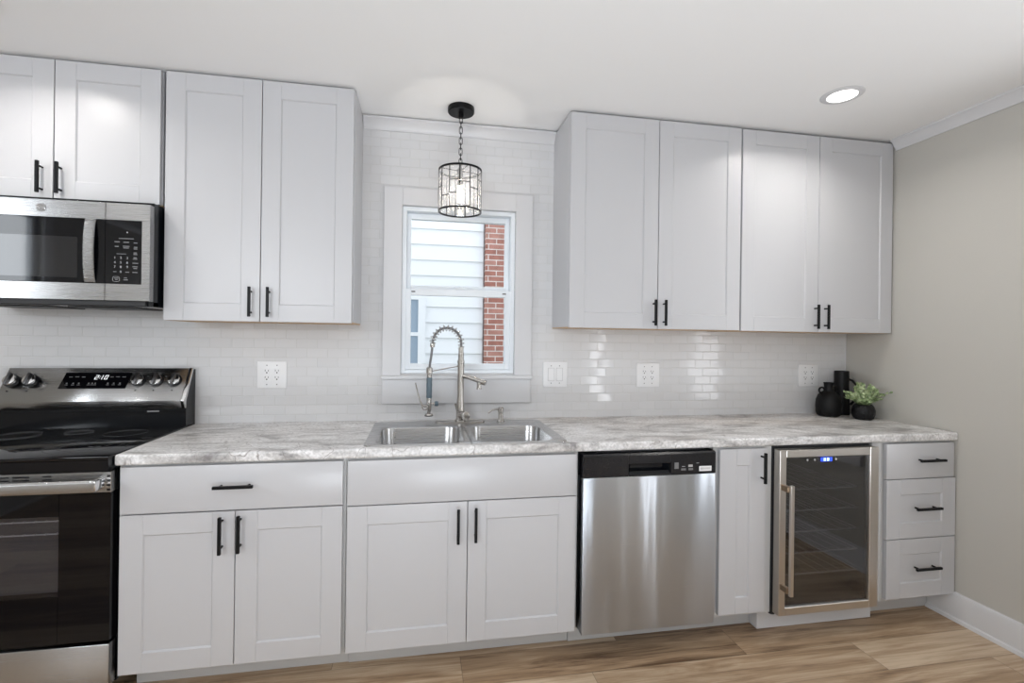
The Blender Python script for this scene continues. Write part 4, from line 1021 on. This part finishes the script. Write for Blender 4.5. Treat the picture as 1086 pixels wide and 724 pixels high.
# ================================================================== vases and plant
CT = 0.9142
j = thing('jug_vase', 'squat matte black jug with two small ring handles, leftmost of the vases', 'vase', (2.633, -0.122, CT))
build('body', MB().lathe([(0, 0), (0.048, 0), (0.058, 0.006), (0.0645, 0.025), (0.066, 0.06), (0.063, 0.095), (0.053, 0.124), (0.038, 0.140), (0.027, 0.147), (0.0245, 0.155), (0.0235, 0.175), (0.0245, 0.190), (0.0275, 0.196), (0.0255, 0.197), (0.019, 0.188), (0.018, 0.155), (0, 0.15)], (2.633, -0.122, CT), 40), M_VASE, j)
for s in (-1, 1):
    cxh = 2.633 + s * 0.046
    build('ring_handle', MB().tube([(cxh + 0.018 * math.cos(a), -0.122, CT + 0.152 + 0.0165 * math.sin(a)) for a in [2 * PI * k / 20 for k in range(20)]], 0.0052, 10, closed=True), M_VASE, j)
p = thing('pitcher', 'tall straight matte black pitcher with side handle, behind the plant', 'pitcher', (2.768, -0.075, CT))
build('body', MB().lathe([(0, 0), (0.042, 0), (0.044, 0.006), (0.041, 0.10), (0.0385, 0.18), (0.038, 0.262), (0.035, 0.262), (0.035, 0.03), (0, 0.03)], (2.768, -0.075, CT), 36), M_VASE, p)
build('handle', MB().tube([(2.768 + 0.032, -0.083, CT + 0.215), (2.768 + 0.052, -0.098, CT + 0.205), (2.768 + 0.065, -0.115, CT + 0.180), (2.768 + 0.070, -0.122, CT + 0.145), (2.768 + 0.066, -0.115, CT + 0.10), (2.768 + 0.048, -0.09, CT + 0.06)], 0.0065, 12), M_VASE, p)
# pot with dimpled surface
def dimple_mat():
    m, n, l, b = new_mat('dimpled_black_ceramic')
    b.inputs['Base Color'].default_value = (0.004, 0.004, 0.005, 1); b.inputs['Roughness'].default_value = 0.4; b.inputs['Specular IOR Level'].default_value = 0.3
    t = n.new('ShaderNodeTexCoord'); v = n.new('ShaderNodeTexVoronoi'); v.inputs['Scale'].default_value = 110
    l.new(t.outputs['Object'], v.inputs['Vector']); bp = n.new('ShaderNodeBump'); bp.inputs['Strength'].default_value = 0.8; bp.inputs['Distance'].default_value = 0.003
    l.new(v.outputs['Distance'], bp.inputs['Height']); l.new(bp.outputs[0], b.inputs['Normal']); return m
PX, PY = 2.738, -0.25
pl = thing('potted_plant', 'small leafy green plant in a round dimpled black pot', 'plant', (PX, PY, CT))
build('pot', MB().lathe([(0, 0), (0.036, 0), (0.048, 0.008), (0.056, 0.030), (0.057, 0.05), (0.051, 0.073), (0.040, 0.086), (0.035, 0.084), (0.035, 0.07), (0, 0.07)], (PX, PY, CT), 40), dimple_mat(), pl)
def leaf_mat():
    m, n, l, b = new_mat('variegated_leaf')
    t = n.new('ShaderNodeTexCoord'); x = n.new('ShaderNodeTexNoise'); x.inputs['Scale'].default_value = 45; l.new(t.outputs['Object'], x.inputs['Vector'])
    r = n.new('ShaderNodeValToRGB'); e = r.color_ramp.elements
    e[0].position = 0.35; e[0].color = (0.16, 0.24, 0.10, 1); e[1].position = 0.7; e[1].color = (0.66, 0.72, 0.48, 1); q = e.new(0.52); q.color = (0.38, 0.47, 0.25, 1)
    l.new(x.outputs['Fac'], r.inputs[0]); l.new(r.outputs[0], b.inputs['Base Color']); b.inputs['Roughness'].default_value = 0.45; return m
stems = MB(); lf = bmesh.new()
def add_leaf(p, d, L, W):
    d = d.normalized(); s = d.cross(Vector((random.uniform(-1, 1), random.uniform(-1, 1), random.uniform(0.2, 1)))).normalized(); nrm = d.cross(s)
    pts = [(0, 0, 0), (0.25, 0.42, 0.05), (0.6, 0.5, 0.07), (0.88, 0.28, 0.03), (1, 0, -0.03), (0.88, -0.28, 0.03), (0.6, -0.5, 0.07), (0.25, -0.42, 0.05)]
    top = [lf.verts.new(p + d * (a * L) + s * (c_ * W) + nrm * (h * L)) for a, c_, h in pts]
    mid = lf.verts.new(p + d * (0.55 * L) - nrm * (0.02 * L))
    for i in range(8): lf.faces.new((top[i], top[(i + 1) % 8], mid))
base = Vector((PX, PY, CT + 0.075)); ns = 44
for i in range(ns):
    a = 2 * PI * i / ns + random.uniform(-0.1, 0.1); rad = random.uniform(0.02, 0.125); hh = random.uniform(0.0, 0.10) * (1.2 - rad * 4.0) + 0.008
    tip = base + Vector((math.cos(a) * rad, math.sin(a) * rad * 0.9, max(0.01, hh) + 0.01))
    tip.x = min(tip.x, XR - 0.025); tip.y = min(tip.y, -0.212)
    st = base + Vector((math.cos(a) * 0.015, math.sin(a) * 0.015, -0.01))
    midp = st.lerp(tip, 0.5) + Vector((0, 0, 0.028))
    pts = [st.lerp(midp, t) .lerp(midp.lerp(tip, t), t) for t in [k / 7 for k in range(8)]]
    stems.tube(pts, 0.0011, 5)
    for k in range(2, 8):
        for sgn in (-1, 1):
            dirv = (pts[k] - pts[k - 1]).normalized(); sd_ = dirv.cross(Vector((0, 0, 1))).normalized()
            dd = dirv * 0.5 + sd_ * sgn * 0.9 + Vector((0, 0, random.uniform(-0.1, 0.6)))
            add_leaf(pts[k], dd, random.uniform(0.017, 0.026), random.uniform(0.012, 0.018))
    add_leaf(pts[-1], pts[-1] - pts[-2] + Vector((0, 0, 0.004)), 0.019, 0.012)
for v in lf.verts:
    v.co.x = min(v.co.x, XR - 0.008); v.co.y = min(v.co.y, -0.194)
mb = MB(); mb.bm.free(); mb.bm = lf
build('foliage', mb, leaf_mat(), pl, angle=60)
build('stem', stems, mat('green_stem', (0.12, 0.18, 0.06), 0.6), pl)

# ================================================================== pendant
px, py = 0.447, -0.205
pe = thing('pendant_light', 'black chain hung pendant with cut crystal drum shade before the window', 'light', (px, py, CZ))
build('canopy', MB().lathe([(0, CZ - 0.0005), (0.064, CZ - 0.0005), (0.065, CZ - 0.008), (0.065, CZ - 0.022), (0.062, CZ - 0.026), (0.012, CZ - 0.027), (0.012, CZ - 0.045), (0.006, CZ - 0.05), (0, CZ - 0.05)], (px, py, 0), 48), M_BLACK, pe)
zt, zb = CZ - 0.045, 2.195; nl = 9; step = (zt - zb) / nl
for i in range(nl):
    zc_ = zt - step * (i + 0.5); L = step * 0.5 + 0.0045; w = 0.0075; pts = []
    for k in range(20):
        a = 2 * PI * k / 20; cxx = w * math.cos(a); czz = (L - w) * (1 if math.sin(a) > 0 else -1) * (1 if abs(math.sin(a)) > 1e-6 else 0) + w * math.sin(a)
        pts.append((px + cxx, py, zc_ + czz) if i % 2 == 0 else (px, py + cxx, zc_ + czz))
    build('chain_link', MB().tube(pts, 0.0019, 7, closed=True), M_BLACK, pe)
RS, Z_T, Z_B = 0.104, 2.165, 1.965
def band(r, z, h, t=0.002, n=64): return MB().lathe([(r - t, z - h), (r, z - h), (r, z + h), (r - t, z + h), (r - t, z - h)], (px, py, 0), n)
NB = 13; ph0 = -PI / 2 - 0.1
mb = band(RS + 0.002, Z_T, 0.0045, 0.005); q = band(RS + 0.002, Z_B, 0.0035, 0.005)
me = bpy.data.meshes.new('t'); q.bm.to_mesh(me); mb.bm.from_mesh(me); bpy.data.meshes.remove(me)
heights = []
for i in range(NB):
    a = ph0 + 2 * PI * i / NB; cxx, cyy = px + RS * math.cos(a), py + RS * math.sin(a)
    mb.tube([(cxx, cyy, Z_B), (cxx, cyy, Z_T)], 0.0022, 6)
    hs_ = [[0.34], [0.48], [0.72, 0.36][:1] + [0.36], [0.34, 0.66], [0.55], [0.3]][i % 6]
    if i == 0: hs_ = [0.60]
    if i == NB - 1: hs_ = [0.64, 0.33]
    heights.append(sorted(hs_))
    a2 = ph0 + 2 * PI * (i + 1) / NB; c2x, c2y = px + RS * math.cos(a2), py + RS * math.sin(a2)
    for h in hs_: z = Z_B + (Z_T - Z_B) * h; mb.tube([(cxx, cyy, z), (c2x, c2y, z)], 0.002, 6)
for a in (0.3, 0.3 + PI / 2): mb.tube([(px + RS * math.cos(a), py + RS * math.sin(a), Z_T), (px - RS * math.cos(a), py - RS * math.sin(a), Z_T)], 0.0022, 6)
mb.lathe([(0, Z_T - 0.006), (0.017, Z_T - 0.006), (0.017, Z_T + 0.006), (0.009, Z_T + 0.014), (0.004, Z_T + 0.03), (0, Z_T + 0.03)], (px, py, 0), 20)
build('shade_frame', mb, M_BLACK, pe)
def crystal(a, b_, z0, z1):
    """faceted pane between two bars"""
    mb = MB(); am = (a + b_) / 2; chord = 2 * RS * math.sin((b_ - a) / 2) - 0.006; rr = RS * math.cos((b_ - a) / 2)
    b = bmesh.new(); w, h, t = chord / 2, (z1 - z0) / 2 - 0.003, 0.006; k = 0.006
    outer = [(-w, -h), (w, -h), (w, h), (-w, h)]; inn = [(-w + k, -h + k), (w - k, -h + k), (w - k, h - k), (-w + k, h - k)]
    ctrs = [(random.uniform(-0.3, 0.3) * w, random.uniform(-0.4, 0.4) * h)]
    for s in (-1, 1):
        O = [b.verts.new((x, s * 0.0015, z)) for x, z in outer]; I = [b.verts.new((x, s * t * 0.7, z)) for x, z in inn]
        C_ = b.verts.new((ctrs[0][0], s * t * random.uniform(0.2, 0.35), ctrs[0][1]))
        for i in range(4): b.faces.new((O[i], O[(i + 1) % 4], I[(i + 1) % 4], I[i])); b.faces.new((I[i], I[(i + 1) % 4], C_))
        if s == -1: o1 = O
        else:
            for i in range(4): b.faces.new((o1[i], o1[(i + 1) % 4], O[(i + 1) % 4], O[i]))
    bmesh.ops.recalc_face_normals(b, faces=b.faces[:])
    b.transform(Matrix.Translation((px, py, (z0 + z1) / 2)) @ Matrix.Rotation(am, 4, 'Z') @ Matrix.Translation((rr, 0, 0)) @ Matrix.Rotation(-PI / 2, 4, 'Z'))
    mb.bm.free(); mb.bm = b; return mb
for i in range(NB):
    a, b_ = ph0 + 2 * PI * i / NB, ph0 + 2 * PI * (i + 1) / NB
    zs = [0] + heights[i] + [1]
    for h0, h1 in zip(zs, zs[1:]):
        build('crystal', crystal(a, b_, Z_B + (Z_T - Z_B) * h0, Z_B + (Z_T - Z_B) * h1), M_CRYSTAL, pe, smooth=False)
build('socket', MB().lathe([(0, Z_T - 0.005), (0.012, Z_T - 0.005), (0.014, Z_T - 0.02), (0.014, Z_T - 0.072), (0, Z_T - 0.072)], (px, py, 0), 20), M_BLACK, pe)
build('bulb', MB().lathe([(0, 2.093), (0.009, 2.093), (0.011, 2.08), (0.015, 2.055), (0.0145, 2.03), (0.009, 2.012), (0, 2.006)], (px, py, 0), 20), M_BULB, pe)
pd = bpy.data.lights.new('pendant_bulb_light', 'POINT'); pd.energy = 2.6; pd.color = (1, 0.94, 0.86); pd.shadow_soft_size = 0.016
po = bpy.data.objects.new('pendant_bulb_light', pd); COL.objects.link(po); po.location = (px + 0.0, py - 0.022, 2.045)

# ================================================================== recessed ceiling lights
def downlight(x, y, label, power=6.5):
    t = thing('recessed_light', label, 'light', (x, y, CZ))
    build('trim_ring', MB().lathe([(0.058, CZ - 0.001), (0.060, CZ - 0.006), (0.078, CZ - 0.006), (0.086, CZ - 0.001), (0.086, CZ - 0.0003), (0.058, CZ - 0.0003), (0.058, CZ - 0.001)], (x, y, 0), 48), M_TRIM, t)
    build('lens', MB().cyl((x, y, CZ - 0.002), 0.058, 0.003, 'z', 40), M_LENS, t)
    d = bpy.data.lights.new('downlight_lamp', 'AREA'); d.shape = 'DISK'; d.size = 0.11; d.energy = power; d.color = (1, 0.965, 0.91); d.spread = math.radians(150)
    o = bpy.data.objects.new('downlight_lamp', d); COL.objects.link(o); o.location = (x, y, CZ - 0.012)
    return t
downlight(2.142, -0.682, 'round recessed ceiling light above the wine cooler end of the counter')
downlight(-1.25, -0.68, 'round recessed ceiling light above the range')
downlight(-1.25, -3.0, 'added unseen recessed ceiling light at the rear left of the room')  # added out of view for more room light
downlight(2.142, -3.0, 'added unseen recessed ceiling light at the rear right of the room')  # likewise added for its light, unseen

# ================================================================== outside
tag(build('lawn', B(-14, 14, 0.4, 14, -0.9, -0.8), M_GRASS, smooth=False), 'strip of ground between the two houses', 'ground')['kind'] = 'structure'
NY = 3.4
nh = thing('neighbour_house', 'white sided neighbouring house seen through the window', 'house', (0, NY, -0.8))
mb = MB(); EXP = 0.19
for i in range(24):
    z = -0.8 + i * EXP + 0.045
    mb.extrude_poly([(NY - 0.026, z), (NY - 0.006, z + EXP + 0.004), (NY + 0.03, z + EXP + 0.004), (NY + 0.03, z)], 'x', -5.0, 1.035 if True else 0)
build('siding', mb, M_SIDING, nh)
mb = MB()
for i in range(24):
    z = -0.8 + i * EXP + 0.045
    mb.extrude_poly([(NY - 0.026, z), (NY - 0.006, z + EXP + 0.004), (NY + 0.03, z + EXP + 0.004), (NY + 0.03, z)], 'x', 1.335, 5.0)
build('siding', mb, M_SIDING, nh)
build('house_wall', B(-5.0, 5.0, NY + 0.031, NY + 1.5, -0.8, 3.8), M_SIDING, nh, smooth=False)
mb = MB(); hx0, hx1 = -0.45, 0.245
mb.box(hx1, 0.335, NY - 0.05, NY - 0.002, 0.3, 1.83); mb.box(hx0 - 0.09, hx0, NY - 0.05, NY - 0.002, 0.3, 1.83); mb.box(hx0, hx1, NY - 0.05, NY - 0.002, 1.795, 1.83); mb.box(hx0, hx1, NY - 0.05, NY - 0.002, 0.3, 0.4); mb.box(hx0, hx1, NY - 0.045, NY - 0.002, 1.355, 1.40)
hw = build('window_frame', mb, M_SIDING, nh)
build('pane', B(hx0, hx1, NY - 0.030, NY - 0.022, 0.4, 1.795), M_HOUSEGLASS, hw, smooth=False)
tag(build('brick_chimney', B(1.052, 1.322, NY - 0.10, NY + 0.028, -0.8, 4.6), M_BRICK, origin=(1.187, NY, -0.8), smooth=False), 'red brick chimney running up the neighbouring white house', 'chimney')

# ================================================================== small pieces become parts of their own
for o in list(COL.objects):
    if o.type == 'MESH' and o.name.split('.')[0] in ('handle_bracket', 'touch_button', 'leveling_foot', 'legend', 'keypad_legend', 'screw', 'vent_slot', 'side_vent', 'knob_mark', 'tilt_latch', 'button', 'panel_legend', 'rocker', 'start_button'):
        split_islands(o)
for o in COL.objects:
    if o.parent is None and 'label' in o:
        n0 = o.name.split('.')[0]
        g = {'wall_cabinet': 'white shaker wall cabinets', 'base_cabinet': 'white shaker base cabinets', 'wall_outlet': 'four socket outlets on the tiled wall', 'recessed_light': 'recessed ceiling lights'}.get(n0)
        if g: o['group'] = g
